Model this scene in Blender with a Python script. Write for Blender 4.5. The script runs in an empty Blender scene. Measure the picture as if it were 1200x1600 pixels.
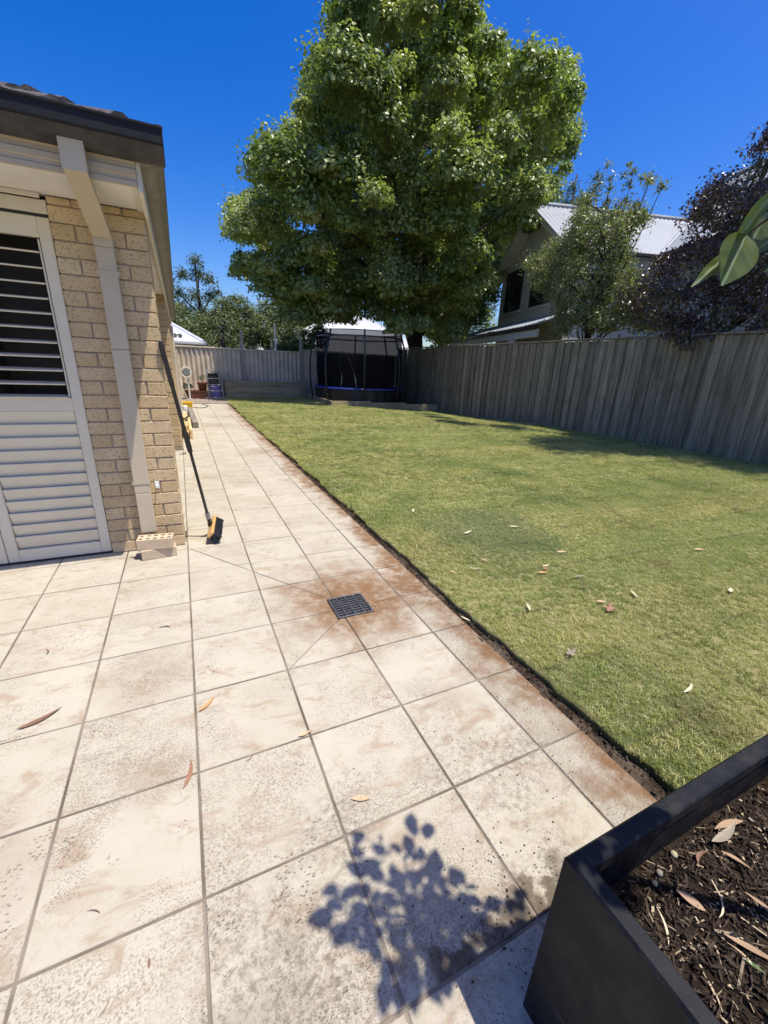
import bpy, bmesh, math, random
import numpy as np
from mathutils import Vector, Matrix

random.seed(11)
rng = np.random.default_rng(11)
scene = bpy.context.scene
COL = scene.collection

# ------------------------------------------------------------------ camera
def camera_rows(yaw, pitch, roll):
    cy, sy = math.cos(yaw), math.sin(yaw)
    cp, sp = math.cos(pitch), math.sin(pitch)
    cr, sr = math.cos(roll), math.sin(roll)
    fw = Vector((sy * cp, cy * cp, sp))
    rt = Vector((cy, -sy, 0))
    up = rt.cross(fw)
    return cr * rt + sr * up, -sr * rt + cr * up, fw

cam_data = bpy.data.cameras.new('camera')
cam = bpy.data.objects.new('camera', cam_data)
COL.objects.link(cam)
_r, _u, _f = camera_rows(0.447839898, -0.334791416, 0.0425413189)
cam.matrix_world = Matrix(((_r.x, _u.x, -_f.x, 0.0895), (_r.y, _u.y, -_f.y, -0.82586),
                           (_r.z, _u.z, -_f.z, 1.3642), (0, 0, 0, 1)))
cam_data.sensor_fit = 'VERTICAL'
cam_data.sensor_height = 24.0
cam_data.lens = 649.04 / 1600 * 24.0
cam_data.clip_start = 0.05
cam_data.clip_end = 2000
scene.camera = cam

# ------------------------------------------------------------------ sun, sky, exposure
SUN = Vector((0.24, -0.23, 1.0)).normalized()
world = bpy.data.worlds.new('World')
scene.world = world
world.use_nodes = True
wn = world.node_tree
for n in list(wn.nodes):
    wn.nodes.remove(n)
sky = wn.nodes.new('ShaderNodeTexSky')
sky.sky_type = 'NISHITA'
sky.sun_disc = False
sky.sun_elevation = math.asin(SUN.z)
sky.sun_rotation = math.atan2(SUN.x, SUN.y)
sky.altitude = 0
sky.air_density = 1.0
sky.dust_density = 1.5
sky.ozone_density = 4.0
hsv = wn.nodes.new('ShaderNodeHueSaturation')
hsv.inputs['Saturation'].default_value = 1.48
hsv.inputs['Hue'].default_value = 0.518
hsv.inputs['Value'].default_value = 1.0
bg = wn.nodes.new('ShaderNodeBackground')
bg.inputs['Strength'].default_value = 0.128
wo = wn.nodes.new('ShaderNodeOutputWorld')
wn.links.new(sky.outputs[0], hsv.inputs['Color'])
wn.links.new(hsv.outputs[0], bg.inputs['Color'])
wn.links.new(bg.outputs[0], wo.inputs['Surface'])

sun_data = bpy.data.lights.new('sun', 'SUN')
sun_data.energy = 4.3
sun_data.angle = math.radians(0.5)
sun_data.color = (1.0, 0.95, 0.835)
sun = bpy.data.objects.new('sun', sun_data)
COL.objects.link(sun)
sun.rotation_euler = (-SUN).to_track_quat('-Z', 'Y').to_euler()
sun.location = (5, 0, 30)

scene.view_settings.view_transform = 'Standard'
scene.view_settings.look = 'None'
scene.view_settings.exposure = 0.58
scene.view_settings.gamma = 1.0
scene.view_settings.use_curve_mapping = False
scene.cycles.max_bounces = 8
scene.cycles.transparent_max_bounces = 16
scene.cycles.use_denoising = True

# ------------------------------------------------------------------ material graph helper
class G:
    def __init__(s, name):
        s.m = bpy.data.materials.new(name)
        s.m.use_nodes = True
        s.t = s.m.node_tree
        for n in list(s.t.nodes):
            s.t.nodes.remove(n)
        s.out = s.t.nodes.new('ShaderNodeOutputMaterial')
        s._pos = None
    def n(s, typ, **kw):
        nd = s.t.nodes.new(typ)
        for k, v in kw.items():
            setattr(nd, k, v)
        return nd
    def put(s, sock, v):
        if isinstance(v, bpy.types.NodeSocket):
            s.t.links.new(v, sock)
        elif isinstance(v, (tuple, list)) and len(v) == 3 and sock.type == 'RGBA':
            sock.default_value = (*v, 1)
        else:
            sock.default_value = v
    def pos(s):
        if s._pos is None:
            s._pos = s.n('ShaderNodeNewGeometry').outputs['Position']
        return s._pos
    def obj(s):
        return s.n('ShaderNodeTexCoord').outputs['Object']
    def rnd(s):
        return s.n('ShaderNodeObjectInfo').outputs['Random']
    def attr(s, name):
        return s.n('ShaderNodeAttribute', attribute_name=name).outputs['Fac']
    def map(s, vec, scale=(1, 1, 1), rot=(0, 0, 0), loc=(0, 0, 0)):
        m = s.n('ShaderNodeMapping')
        s.put(m.inputs['Vector'], vec)
        m.inputs['Scale'].default_value = scale
        m.inputs['Rotation'].default_value = rot
        m.inputs['Location'].default_value = loc
        return m.outputs[0]
    def noise(s, scale, detail=4, rough=0.55, vec=None, dist=0.0, fac=True):
        x = s.n('ShaderNodeTexNoise')
        s.put(x.inputs['Vector'], vec if vec is not None else s.pos())
        x.inputs['Scale'].default_value = scale
        x.inputs['Detail'].default_value = detail
        x.inputs['Roughness'].default_value = rough
        x.inputs['Distortion'].default_value = dist
        return x.outputs['Fac' if fac else 'Color']
    def voro(s, scale, vec=None, feature='F1', out='Distance'):
        x = s.n('ShaderNodeTexVoronoi', feature=feature)
        s.put(x.inputs['Vector'], vec if vec is not None else s.pos())
        x.inputs['Scale'].default_value = scale
        return x.outputs[out]
    def ramp(s, fac, a, b, va=0.0, vb=1.0):
        m = s.n('ShaderNodeMapRange')
        m.interpolation_type = 'SMOOTHSTEP'
        s.put(m.inputs['Value'], fac)
        m.inputs['From Min'].default_value = a
        m.inputs['From Max'].default_value = b
        m.inputs['To Min'].default_value = va
        m.inputs['To Max'].default_value = vb
        return m.outputs[0]
    def math(s, op, a, b=0.0, clamp=False):
        m = s.n('ShaderNodeMath', operation=op, use_clamp=clamp)
        s.put(m.inputs[0], a)
        s.put(m.inputs[1], b)
        return m.outputs[0]
    def mul(s, *a):
        r = a[0]
        for x in a[1:]:
            r = s.math('MULTIPLY', r, x)
        return r
    def add(s, *a):
        r = a[0]
        for x in a[1:]:
            r = s.math('ADD', r, x)
        return r
    def mix(s, fac, a, b, mode='MIX'):
        m = s.n('ShaderNodeMix', data_type='RGBA', blend_type=mode)
        s.put(m.inputs[0], fac)
        s.put(m.inputs[6], a)
        s.put(m.inputs[7], b)
        return m.outputs[2]
    def xyz(s, vec=None):
        x = s.n('ShaderNodeSeparateXYZ')
        s.put(x.inputs[0], vec if vec is not None else s.pos())
        return x.outputs
    def dist(s, p, vec=None):
        d = s.n('ShaderNodeVectorMath', operation='DISTANCE')
        s.put(d.inputs[0], vec if vec is not None else s.pos())
        d.inputs[1].default_value = p
        return d.outputs['Value']
    def bump(s, h, strength=0.5, dist=0.01, normal=None):
        b = s.n('ShaderNodeBump')
        b.inputs['Strength'].default_value = strength
        b.inputs['Distance'].default_value = dist
        s.put(b.inputs['Height'], h)
        if normal is not None:
            s.put(b.inputs['Normal'], normal)
        return b.outputs[0]
    def bsdf(s, color, rough=0.6, normal=None, spec=0.5, metal=0.0, **kw):
        b = s.n('ShaderNodeBsdfPrincipled')
        s.put(b.inputs['Base Color'], color)
        s.put(b.inputs['Roughness'], rough)
        s.put(b.inputs['Metallic'], metal)
        s.put(b.inputs['Specular IOR Level'], spec)
        if normal is not None:
            s.put(b.inputs['Normal'], normal)
        return b.outputs[0]
    def done(s, shader):
        s.t.links.new(shader, s.out.inputs['Surface'])
        return s.m

def simple(name, col, rough=0.6, var=0.12, scale=6.0, spec=0.4, metal=0.0, bump=0.0, bscale=60, rnd=0.0):
    g = G(name)
    n = g.noise(scale, 5, 0.6)
    c = g.mix(g.ramp(n, 0.3, 0.7), tuple(x * (1 - var) for x in col), tuple(min(1, x * (1 + var)) for x in col))
    if rnd:
        r = g.rnd()
        c = g.mix(r, g.mix(1.0, c, (1 - rnd,) * 3, 'MULTIPLY'), g.mix(1.0, c, (1 + rnd,) * 3, 'MULTIPLY'))
    nm = g.bump(g.noise(bscale, 4, 0.6), bump, 0.004) if bump else None
    return g.done(g.bsdf(c, rough, nm, spec, metal))

MAT = {}

# ---- paving tile: cast stone, riven, stained by mud near the lawn, the drain and the planter
def m_tile():
    g = G('cast_stone_tile')
    P = g.pos()
    o = g.xyz()
    r = g.rnd()
    W = P
    sh = g.n('ShaderNodeCombineXYZ')
    for i_, k_ in enumerate((53.0, 91.0, 17.0)):
        g.put(sh.inputs[i_], g.mul(r, k_))
    ad = g.n('ShaderNodeVectorMath', operation='ADD')
    g.put(ad.inputs[0], P)
    g.put(ad.inputs[1], sh.outputs[0])
    P = g._pos = ad.outputs[0]
    base = g.mix(g.ramp(g.noise(2.3, 6, 0.65), 0.3, 0.72), (0.38, 0.335, 0.25), (0.46, 0.42, 0.335))
    base = g.mix(g.ramp(g.noise(9, 8, 0.72), 0.42, 0.68), base, (0.43, 0.375, 0.31))
    base = g.mix(g.mul(r, 0.35), base, (0.475, 0.445, 0.36))
    # riven veins: stretched and warped noise
    warp = g.map(P, (5, 14, 5), (0, 0, 0.5))
    v = g.noise(1.0, 10, 0.7, warp, 0.7)
    vm = g.ramp(g.noise(1.7, 3, 0.5, g.map(P, loc=(4, 7, 0))), 0.5, 0.66)
    vein = g.mul(g.ramp(g.math('ABSOLUTE', g.math('SUBTRACT', v, 0.5)), 0.0, 0.05, 1, 0), vm)
    c = g.mix(g.mul(vein, g.ramp(g.noise(16, 5, 0.7), 0.4, 0.65), 0.75), base, (0.27, 0.215, 0.165))
    # mould-grey grain in blotches
    grain = g.ramp(g.noise(150, 4, 0.75), 0.47, 0.6)
    gm = g.ramp(g.noise(2.4, 6, 0.65, g.map(P, loc=(1.3, 2.2, 0))), 0.44, 0.62)
    c = g.mix(g.mul(grain, gm, g.ramp(o[1], 0.2, 1.6, 0.75, 0.45)), c, (0.19, 0.155, 0.115))
    smear = g.ramp(g.noise(5.5, 7, 0.7, g.map(P, (1, 1.8, 1), (0, 0, 0.5), (3, 1, 0)), 0.8), 0.5, 0.68)
    c = g.mix(g.mul(smear, g.ramp(o[1], 0.5, 3.0, 0.85, 0.6)), c, (0.32, 0.24, 0.165))
    c = g.mix(g.mul(g.ramp(g.noise(420, 2, 0.6), 0.55, 0.7), 0.4), c, (0.25, 0.21, 0.17))
    # pits, in clusters
    pvec = g.map(g.mix(0.035, P, g.noise(9, 4, 0.6, fac=False), 'ADD'), (1, 2.1, 1), (0, 0, 0.55))
    pv = g.voro(62, pvec)
    pm = g.ramp(g.noise(3.1, 4, 0.6, g.map(P, loc=(9, 3, 1))), 0.57, 0.63)
    pit = g.mul(g.ramp(pv, 0.14, 0.34, 1, 0), pm, g.ramp(g.voro(62, pvec, out='Color'), 0.25, 0.6))
    pv2 = g.voro(140, pvec)
    pit2 = g.mul(g.ramp(pv2, 0.12, 0.32, 1, 0), g.ramp(g.noise(4.3, 4, 0.6, g.map(P, loc=(2, 6, 1))), 0.56, 0.63), g.ramp(g.voro(140, pvec, out='Color'), 0.3, 0.6), 0.8)
    pit = g.math('MAXIMUM', pit, pit2)
    c = g.mix(g.mul(pit, g.ramp(g.noise(11, 4, 0.6), 0.3, 0.7, 0.25, 0.8)), c, (0.19, 0.13, 0.085))
    P = g._pos = W
    # rust-brown silt round the drain and along the turf
    wob = g.noise(7, 6, 0.62, fac=True)
    wob2 = g.noise(2.6, 4, 0.6, g.map(P, loc=(2, 8, 0)))
    dd = g.add(g.dist((0.92, 1.28, 0)), g.math('MULTIPLY', g.math('SUBTRACT', wob, 0.5), -0.55))
    silt = g.ramp(dd, 0.14, 0.62, 1, 0)
    de = g.add(g.dist((1.36, 1.36, 0)), g.math('MULTIPLY', g.math('SUBTRACT', wob, 0.5), -0.7))
    silt = g.math('MAXIMUM', silt, g.mul(g.ramp(de, 0.05, 0.42, 1, 0), 1.0))
    edge = g.add(o[0], g.math('MULTIPLY', g.math('SUBTRACT', wob, 0.5), 0.42), g.math('MULTIPLY', g.math('SUBTRACT', wob2, 0.5), 0.5))
    silt = g.math('MAXIMUM', silt, g.mul(g.ramp(edge, 1.2, 1.45), 1.0))
    for (x, y, rad, k) in ((0.62, 1.52, .25, .7), (1.2, 6.0, .5, .55), (0.7, 9.2, .7, .35), (1.1, 10.8, .6, .35), (0.2, 4.6, .3, .25),
                           (-0.12, 0.45, .16, .35), (-0.55, 0.3, .25, .3), (-0.2, 1.0, .25, .25), (0.75, 1.75, .3, .3), (1.05, 0.35, .22, .3)):
        d2 = g.add(g.dist((x, y, 0)), g.math('MULTIPLY', g.math('SUBTRACT', wob, 0.5), -rad * 1.6))
        silt = g.math('MAXIMUM', silt, g.mul(g.ramp(d2, 0.0, rad, 1, 0), k))
    c = g.mix(g.mul(silt, g.ramp(g.noise(14, 6, 0.7), 0.25, 0.6, 0.55, 1.0)), c, (0.195, 0.108, 0.052))
    # black algae and mud near the planter
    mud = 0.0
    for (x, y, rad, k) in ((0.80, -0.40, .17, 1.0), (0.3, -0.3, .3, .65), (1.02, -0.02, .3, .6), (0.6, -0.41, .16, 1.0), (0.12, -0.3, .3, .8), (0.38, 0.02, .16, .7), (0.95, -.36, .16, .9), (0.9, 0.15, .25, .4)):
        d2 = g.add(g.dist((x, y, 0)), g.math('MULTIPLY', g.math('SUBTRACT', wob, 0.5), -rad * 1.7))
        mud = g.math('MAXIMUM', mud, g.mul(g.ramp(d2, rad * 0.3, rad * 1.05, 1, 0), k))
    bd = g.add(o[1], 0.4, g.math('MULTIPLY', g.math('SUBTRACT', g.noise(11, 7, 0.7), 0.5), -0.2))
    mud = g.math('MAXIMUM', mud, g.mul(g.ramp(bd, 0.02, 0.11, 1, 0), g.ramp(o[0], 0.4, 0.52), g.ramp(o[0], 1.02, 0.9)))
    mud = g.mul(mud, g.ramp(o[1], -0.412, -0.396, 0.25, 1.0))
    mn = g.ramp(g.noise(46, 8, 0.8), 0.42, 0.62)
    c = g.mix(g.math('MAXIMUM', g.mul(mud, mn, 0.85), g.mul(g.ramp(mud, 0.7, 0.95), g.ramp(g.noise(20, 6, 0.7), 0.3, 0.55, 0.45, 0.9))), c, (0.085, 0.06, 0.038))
    spl = g.mul(g.ramp(g.voro(62), 0.06, 0.16, 1, 0), g.ramp(g.noise(3.1, 3, 0.5, g.map(P, loc=(5, 1, 3))), 0.56, 0.68))
    c = g.mix(g.mul(spl, 0.3), c, (0.10, 0.07, 0.045))
    # relief
    edgepit = g.mul(g.ramp(o[0], 1.18, 1.22), g.ramp(o[1], 1.1, 1.6, 1, 0))
    peb = g.noise(70, 5, 0.6)
    h = g.add(g.mul(g.noise(1.0, 9, 0.66, warp, 0.7), g.ramp(vm, 0, 1, 0.25, 1.0)), g.mul(pit, -1.0), g.mul(g.noise(230, 3, 0.6), 0.12),
              g.mul(edgepit, peb, 2.4))
    nm = g.bump(h, 0.75, 0.008)
    return g.done(g.bsdf(c, 0.72, nm, 0.25))
MAT['tile'] = m_tile()

def m_grout():
    g = G('tile_grout')
    c = g.mix(g.ramp(g.noise(3, 5, 0.6), 0.35, 0.65), (0.11, 0.088, 0.065), (0.24, 0.20, 0.16))
    return g.done(g.bsdf(c, 0.9, g.bump(g.noise(200, 3), 0.3, 0.002), 0.1))
MAT['grout'] = m_grout()

def m_soil():
    g = G('dark_garden_soil')
    c = g.mix(g.ramp(g.noise(30, 6, 0.7), 0.35, 0.7), (0.028, 0.019, 0.013), (0.085, 0.06, 0.042))
    c = g.mix(g.ramp(g.noise(4, 4), 0.45, 0.7), c, (0.15, 0.11, 0.08))
    return g.done(g.bsdf(c, 0.9, g.bump(g.noise(60, 6, 0.7), 0.9, 0.02), 0.15))
MAT['soil'] = m_soil()
MAT['ground'] = simple('neighbourhood_ground', (0.10, 0.105, 0.05), 0.95, 0.3, 0.6)

def m_turf():
    g = G('turf_thatch')
    c = g.mix(g.ramp(g.noise(90, 6, 0.7), 0.3, 0.7), (0.20, 0.165, 0.08), (0.36, 0.33, 0.15))
    c = g.mix(g.ramp(g.noise(0.9, 4, 0.6), 0.35, 0.7), c, (0.085, 0.10, 0.035))
    return g.done(g.bsdf(c, 0.95, g.bump(g.noise(140, 5, 0.7), 0.7, 0.015), 0.05))
MAT['turf'] = m_turf()

def m_blade():
    g = G('grass_blade')
    P = g.pos()
    r = g.rnd()
    dark, mid, dry = (0.23, 0.265, 0.065), (0.40, 0.43, 0.125), (0.76, 0.68, 0.36)
    n1 = g.noise(0.55, 5, 0.6)
    n2 = g.noise(2.6, 5, 0.65, g.map(P, (1, 1, 0), (0, 0, 0.5)))
    strip = g.noise(1.0, 3, 0.5, g.map(P, (0.5, 2.6, 0), (0, 0, -0.25)))
    c = g.mix(g.ramp(n1, 0.42, 0.58), mid, dark)
    c = g.mix(g.ramp(g.add(g.mul(n2, 0.6), g.mul(strip, 0.4)), 0.40, 0.66), c, (0.55, 0.53, 0.17))
    c = g.mix(g.mul(g.ramp(g.add(g.mul(n2, 0.4), g.mul(r, 0.5)), 0.42, 0.62), 0.85), c, dry)
    bare = g.mul(g.ramp(g.noise(1.6, 6, 0.7, g.map(P, loc=(7, 3, 0))), 0.58, 0.70), 0.7)
    c = g.mix(bare, c, (0.36, 0.27, 0.14))
    c = g.mix(g.mul(g.ramp(g.noise(1.1, 5, 0.65, g.map(P, loc=(1, 9, 0))), 0.5, 0.66), 0.55), c, (0.21, 0.30, 0.08))
    # rolls of turf laid across the yard: each roll a little different, faint seams
    o = g.xyz()
    yy = g.add(g.mul(o[1], 2.3), g.mul(o[0], 0.12), g.mul(g.noise(1.2, 3), 0.25))
    roll = g.n('ShaderNodeTexWhiteNoise', noise_dimensions='1D')
    g.put(roll.inputs[1], g.math('FLOOR', yy))
    c = g.mix(g.ramp(roll.outputs[0], 0, 1, 0.0, 0.6), c, g.mix(1.0, c, (0.70, 0.84, 0.76), 'MULTIPLY'))
    fr = g.math('ABSOLUTE', g.math('SUBTRACT', g.math('FRACT', yy), 0.5))
    c = g.mix(g.mul(g.ramp(fr, 0.455, 0.5), g.ramp(g.noise(3.5, 4), 0.38, 0.55), 0.75), c, (0.17, 0.14, 0.075))
    # a cooler patch of turf by the path
    d = g.add(g.dist((2.45, 1.85, 0)), g.math('MULTIPLY', g.math('SUBTRACT', n2, 0.5), 0.8))
    c = g.mix(g.mul(g.ramp(d, 0.35, 0.75, 1, 0), 0.6), c, (0.23, 0.29, 0.15))
    p = g.bsdf(c, 0.55, None, 0.3)
    t = g.n('ShaderNodeBsdfTranslucent')
    g.put(t.inputs[0], g.mix(0.5, c, (0.42, 0.46, 0.11)))
    m = g.n('ShaderNodeMixShader')
    m.inputs[0].default_value = 0.38
    g.t.links.new(p, m.inputs[1])
    g.t.links.new(t.outputs[0], m.inputs[2])
    return g.done(m.outputs[0])
MAT['blade'] = m_blade()

def m_brick(name, a, b):
    g = G(name)
    r = g.rnd()
    P = g.pos()
    c = g.mix(r, a, b)
    c = g.mix(g.mul(g.ramp(g.noise(7, 4, 0.6), 0.35, 0.7), 0.5), c, tuple(x * 0.8 for x in a))
    sp = g.ramp(g.noise(95, 3, 0.65, g.map(P, (0.7, 0.7, 1.0))), 0.555, 0.61)
    c = g.mix(g.mul(sp, 0.55), c, (0.15, 0.10, 0.06))
    c = g.mix(g.mul(g.ramp(g.noise(38, 4, 0.6), 0.56, 0.70), 0.35), c, (0.24, 0.15, 0.085))
    h = g.add(g.mul(sp, -0.8), g.mul(g.noise(120, 4, 0.6), 0.6), g.mul(g.noise(24, 3), 0.5))
    return g.done(g.bsdf(c, 0.85, g.bump(h, 0.4, 0.003), 0.2))
MAT['brick'] = m_brick('cream_brick', (0.54, 0.39, 0.215), (0.62, 0.48, 0.295))
MAT['loose_brick'] = simple('pale_loose_brick', (0.53, 0.41, 0.275), 0.85, 0.12, 14, 0.15, 0, 0.5, 90)
MAT['potting'] = simple('black_potting_soil', (0.02, 0.014, 0.010), 0.95, 0.4, 40, 0.1, 0, 1.0, 70)
MAT['taupe_trim'] = simple('taupe_trim_paint', (0.47, 0.385, 0.28), 0.5, 0.06, 6, 0.3)
MAT['mortar'] = simple('mortar', (0.33, 0.265, 0.20), 0.9, 0.15, 20, 0.1, 0, 0.4, 150)
MAT['cream_paint'] = simple('cream_paint', (0.62, 0.565, 0.46), 0.5, 0.05, 5, 0.35)
MAT['shutter'] = simple('shutter_paint', (0.66, 0.585, 0.45), 0.42, 0.04, 4, 0.45)
MAT['soffit'] = simple('white_soffit', (0.74, 0.71, 0.65), 0.7, 0.05, 3, 0.2)
MAT['pipe'] = simple('taupe_pipe_paint', (0.50, 0.415, 0.30), 0.5, 0.04, 6, 0.35)
MAT['gutter'] = simple('charcoal_gutter', (0.013, 0.013, 0.015), 0.55, 0.15, 12, 0.22)
MAT['gutter_base_grey'] = simple('grey_gutter_base', (0.05, 0.047, 0.045), 0.6, 0.3, 10, 0.3)  # underside sheet, a paler grey than the gutter face
MAT['gutter_side'] = simple('grey_gutter', (0.16, 0.145, 0.125), 0.5, 0.25, 14, 0.45)  # flank gutter, a paler grey than the front gutter
MAT['roof_tile'] = simple('dark_concrete_roof_tile', (0.095, 0.085, 0.08), 0.85, 0.3, 18, 0.2, 0, 0.5, 90, 0.15)
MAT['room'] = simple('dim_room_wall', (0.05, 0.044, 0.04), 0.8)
MAT['black_metal'] = simple('black_steel', (0.012, 0.012, 0.013), 0.45, 0.1, 10, 0.5)
MAT['white_plastic'] = simple('white_plastic', (0.72, 0.71, 0.68), 0.4, 0.04)
MAT['alu'] = simple('dull_aluminium', (0.30, 0.305, 0.31), 0.45, 0.1, 20, 0.5, 0.7)
MAT['grate'] = simple('worn_black_iron', (0.075, 0.077, 0.085), 0.5, 0.35, 60, 0.5, 0.2, 0.4, 200)
MAT['pit'] = simple('drain_shade', (0.006, 0.005, 0.004), 0.9)  # near-black colour standing in for the shade below the grate
MAT['planter'] = simple('charcoal_glazed_planter', (0.012, 0.013, 0.016), 0.55, 0.25, 30, 0.18, 0, 0.25, 300)
def m_planter():
    g = G('charcoal_glazed_planter_worn')
    c = g.mix(g.ramp(g.noise(24, 6, 0.7), 0.35, 0.7), (0.007, 0.0075, 0.0095), (0.013, 0.0135, 0.016))
    dust = g.mul(g.ramp(g.noise(6, 7, 0.72), 0.5, 0.72), 0.2)
    c = g.mix(dust, c, (0.06, 0.055, 0.048))
    sc = g.ramp(g.noise(1.0, 4, 0.6, g.map(g.pos(), (140, 9, 60), (0.3, 0.5, 0.9))), 0.66, 0.72)
    c = g.mix(g.mul(sc, 0.5), c, (0.10, 0.10, 0.105))
    c = g.mix(g.mul(g.ramp(g.noise(260, 2), 0.68, 0.76), 0.2), c, (0.16, 0.155, 0.145))
    return g.done(g.bsdf(c, g.ramp(g.noise(12, 5, 0.7), 0.3, 0.7, 0.42, 0.7), g.bump(g.noise(220, 3), 0.2, 0.002), 0.2))
MAT['planter'] = m_planter()
MAT['broom_black'] = simple('black_broom_plastic', (0.022, 0.017, 0.017), 0.38, 0.15, 15, 0.5)
MAT['bristle'] = simple('black_bristles', (0.014, 0.014, 0.015), 0.5, 0.2, 90, 0.4)
MAT['broom_wood'] = simple('lacquered_yellow_wood', (0.58, 0.33, 0.12), 0.4, 0.15, 25, 0.4)
MAT['fence_grey'] = simple('grey_cement_fence', (0.56, 0.465, 0.34), 0.8, 0.14, 2.5, 0.2, 0, 0.3, 60, 0.06)
MAT['cream_fence'] = simple('cream_steel_fence', (0.58, 0.53, 0.45), 0.6, 0.06, 3)
MAT['terracotta'] = simple('red_brown_pot', (0.17, 0.065, 0.04), 0.7, 0.2, 12)
MAT['yellow'] = simple('yellow_plastic', (0.70, 0.46, 0.02), 0.4, 0.08)
MAT['blue'] = simple('blue_vinyl_pad', (0.012, 0.028, 0.17), 0.4, 0.15, 8, 0.5)
MAT['purple'] = simple('violet_plastic_tub', (0.20, 0.17, 0.38), 0.5, 0.12)
MAT['hose'] = simple('dark_green_hose', (0.03, 0.05, 0.03), 0.5)
MAT['rope'] = simple('pale_cord', (0.42, 0.39, 0.33), 0.8)
MAT['white_wall'] = simple('white_painted_boards', (0.66, 0.65, 0.62), 0.7, 0.05, 2)
MAT['cream_wall'] = simple('pale_render', (0.68, 0.64, 0.53), 0.8, 0.06, 1.5)
MAT['colorbond'] = simple('pale_blue_grey_roof_steel', (0.29, 0.31, 0.345), 0.55, 0.07, 0.8, 0.4)
MAT['white_roof'] = simple('pale_lilac_roof_steel', (0.60, 0.61, 0.66), 0.5, 0.05, 0.8, 0.4)
MAT['dark_trim'] = simple('dark_window_trim', (0.03, 0.027, 0.025), 0.5)
MAT['red_brick'] = m_brick('red_brick', (0.22, 0.09, 0.055), (0.28, 0.12, 0.07))

def m_glass():
    g = G('window_glass')
    return g.done(g.bsdf((0.02, 0.022, 0.025), 0.08, None, 0.6))
MAT['glass'] = m_glass()

def m_wood(name, a, b, vertical=True, var=0.35, knots=True):
    g = G(name)
    P = g.pos()
    r = g.rnd()
    sc = (26, 26, 1.4) if vertical else ((1.4, 26, 26) if vertical is False else (26, 1.4, 26))
    off = g.n('ShaderNodeCombineXYZ')
    for i in range(3):
        g.put(off.inputs[i], g.mul(r, 37.0 + 11 * i))
    vec = g.n('ShaderNodeVectorMath', operation='ADD')
    g.put(vec.inputs[0], g.map(P, sc))
    g.put(vec.inputs[1], off.outputs[0])
    gr = g.noise(1.0, 7, 0.65, vec.outputs[0], 0.4)
    c = g.mix(g.ramp(gr, 0.3, 0.7), a, b)
    c = g.mix(r, g.mix(1.0, c, (1 - var,) * 3, 'MULTIPLY'), g.mix(1.0, c, (1 + var,) * 3, 'MULTIPLY'))
    c = g.mix(g.mul(g.ramp(g.noise(3.0, 5, 0.6), 0.5, 0.75), 0.4), c, tuple(x * 0.45 for x in a))
    return g.done(g.bsdf(c, 0.85, g.bump(gr, 0.7, 0.006), 0.15))
MAT['paling'] = m_wood('weathered_grey_paling', (0.19, 0.155, 0.095), (0.40, 0.325, 0.21), True, 0.26)
MAT['sleeper'] = m_wood('treated_pine_sleeper', (0.26, 0.205, 0.115), (0.42, 0.345, 0.21), False, 0.15)
MAT['grey_sleeper'] = m_wood('grey_old_sleeper', (0.13, 0.11, 0.095), (0.26, 0.23, 0.2), None, 0.1)
MAT['pine'] = m_wood('raw_pine', (0.50, 0.36, 0.17), (0.62, 0.47, 0.25), None, 0.1)
MAT['post'] = m_wood('grey_timber_post', (0.25, 0.225, 0.19), (0.36, 0.33, 0.28), True, 0.1)
MAT['bark'] = m_wood('rough_bark', (0.035, 0.027, 0.02), (0.11, 0.09, 0.07), True, 0.1)

def m_leaf(name, a, b, c3, rough=0.42, trans=0.28, spec=0.5, under=None):
    g = G(name)
    r = g.attr('rnd')
    k = g.attr('clump')
    col = g.mix(g.ramp(r, 0.0, 1.0), a, b)
    col = g.mix(g.mul(g.ramp(k, 0.2, 1.0), 0.6), col, c3)
    p = g.bsdf(col, rough, None, spec)
    t = g.n('ShaderNodeBsdfTranslucent')
    g.put(t.inputs[0], g.mix(1.0, col, (1.5, 1.7, 0.7), 'MULTIPLY'))
    m = g.n('ShaderNodeMixShader')
    m.inputs[0].default_value = trans
    g.t.links.new(p, m.inputs[1])
    g.t.links.new(t.outputs[0], m.inputs[2])
    return g.done(m.outputs[0])
MAT['leaf_big'] = m_leaf('sweetgum_leaves', (0.12, 0.165, 0.045), (0.255, 0.31, 0.09), (0.39, 0.41, 0.18), 0.42, 0.32, 0.5)
MAT['leaf_crape'] = m_leaf('olive_glossy_leaves', (0.12, 0.145, 0.06), (0.21, 0.225, 0.105), (0.26, 0.27, 0.14), 0.38, 0.28)
MAT['leaf_purple'] = m_leaf('dark_purple_leaves', (0.055, 0.026, 0.028), (0.12, 0.065, 0.06), (0.14, 0.145, 0.07), 0.33, 0.14, 0.8)
MAT['leaf_gum'] = m_leaf('blue_green_gum_leaves', (0.065, 0.10, 0.06), (0.11, 0.145, 0.085), (0.08, 0.115, 0.065), 0.5, 0.2)
MAT['leaf_dark'] = m_leaf('deep_green_leaves', (0.085, 0.115, 0.04), (0.15, 0.18, 0.06), (0.18, 0.20, 0.08), 0.5, 0.2)
MAT['leaf_lime'] = m_leaf('lime_green_leaves', (0.09, 0.14, 0.03), (0.15, 0.20, 0.045), (0.18, 0.22, 0.06), 0.45, 0.3)

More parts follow.
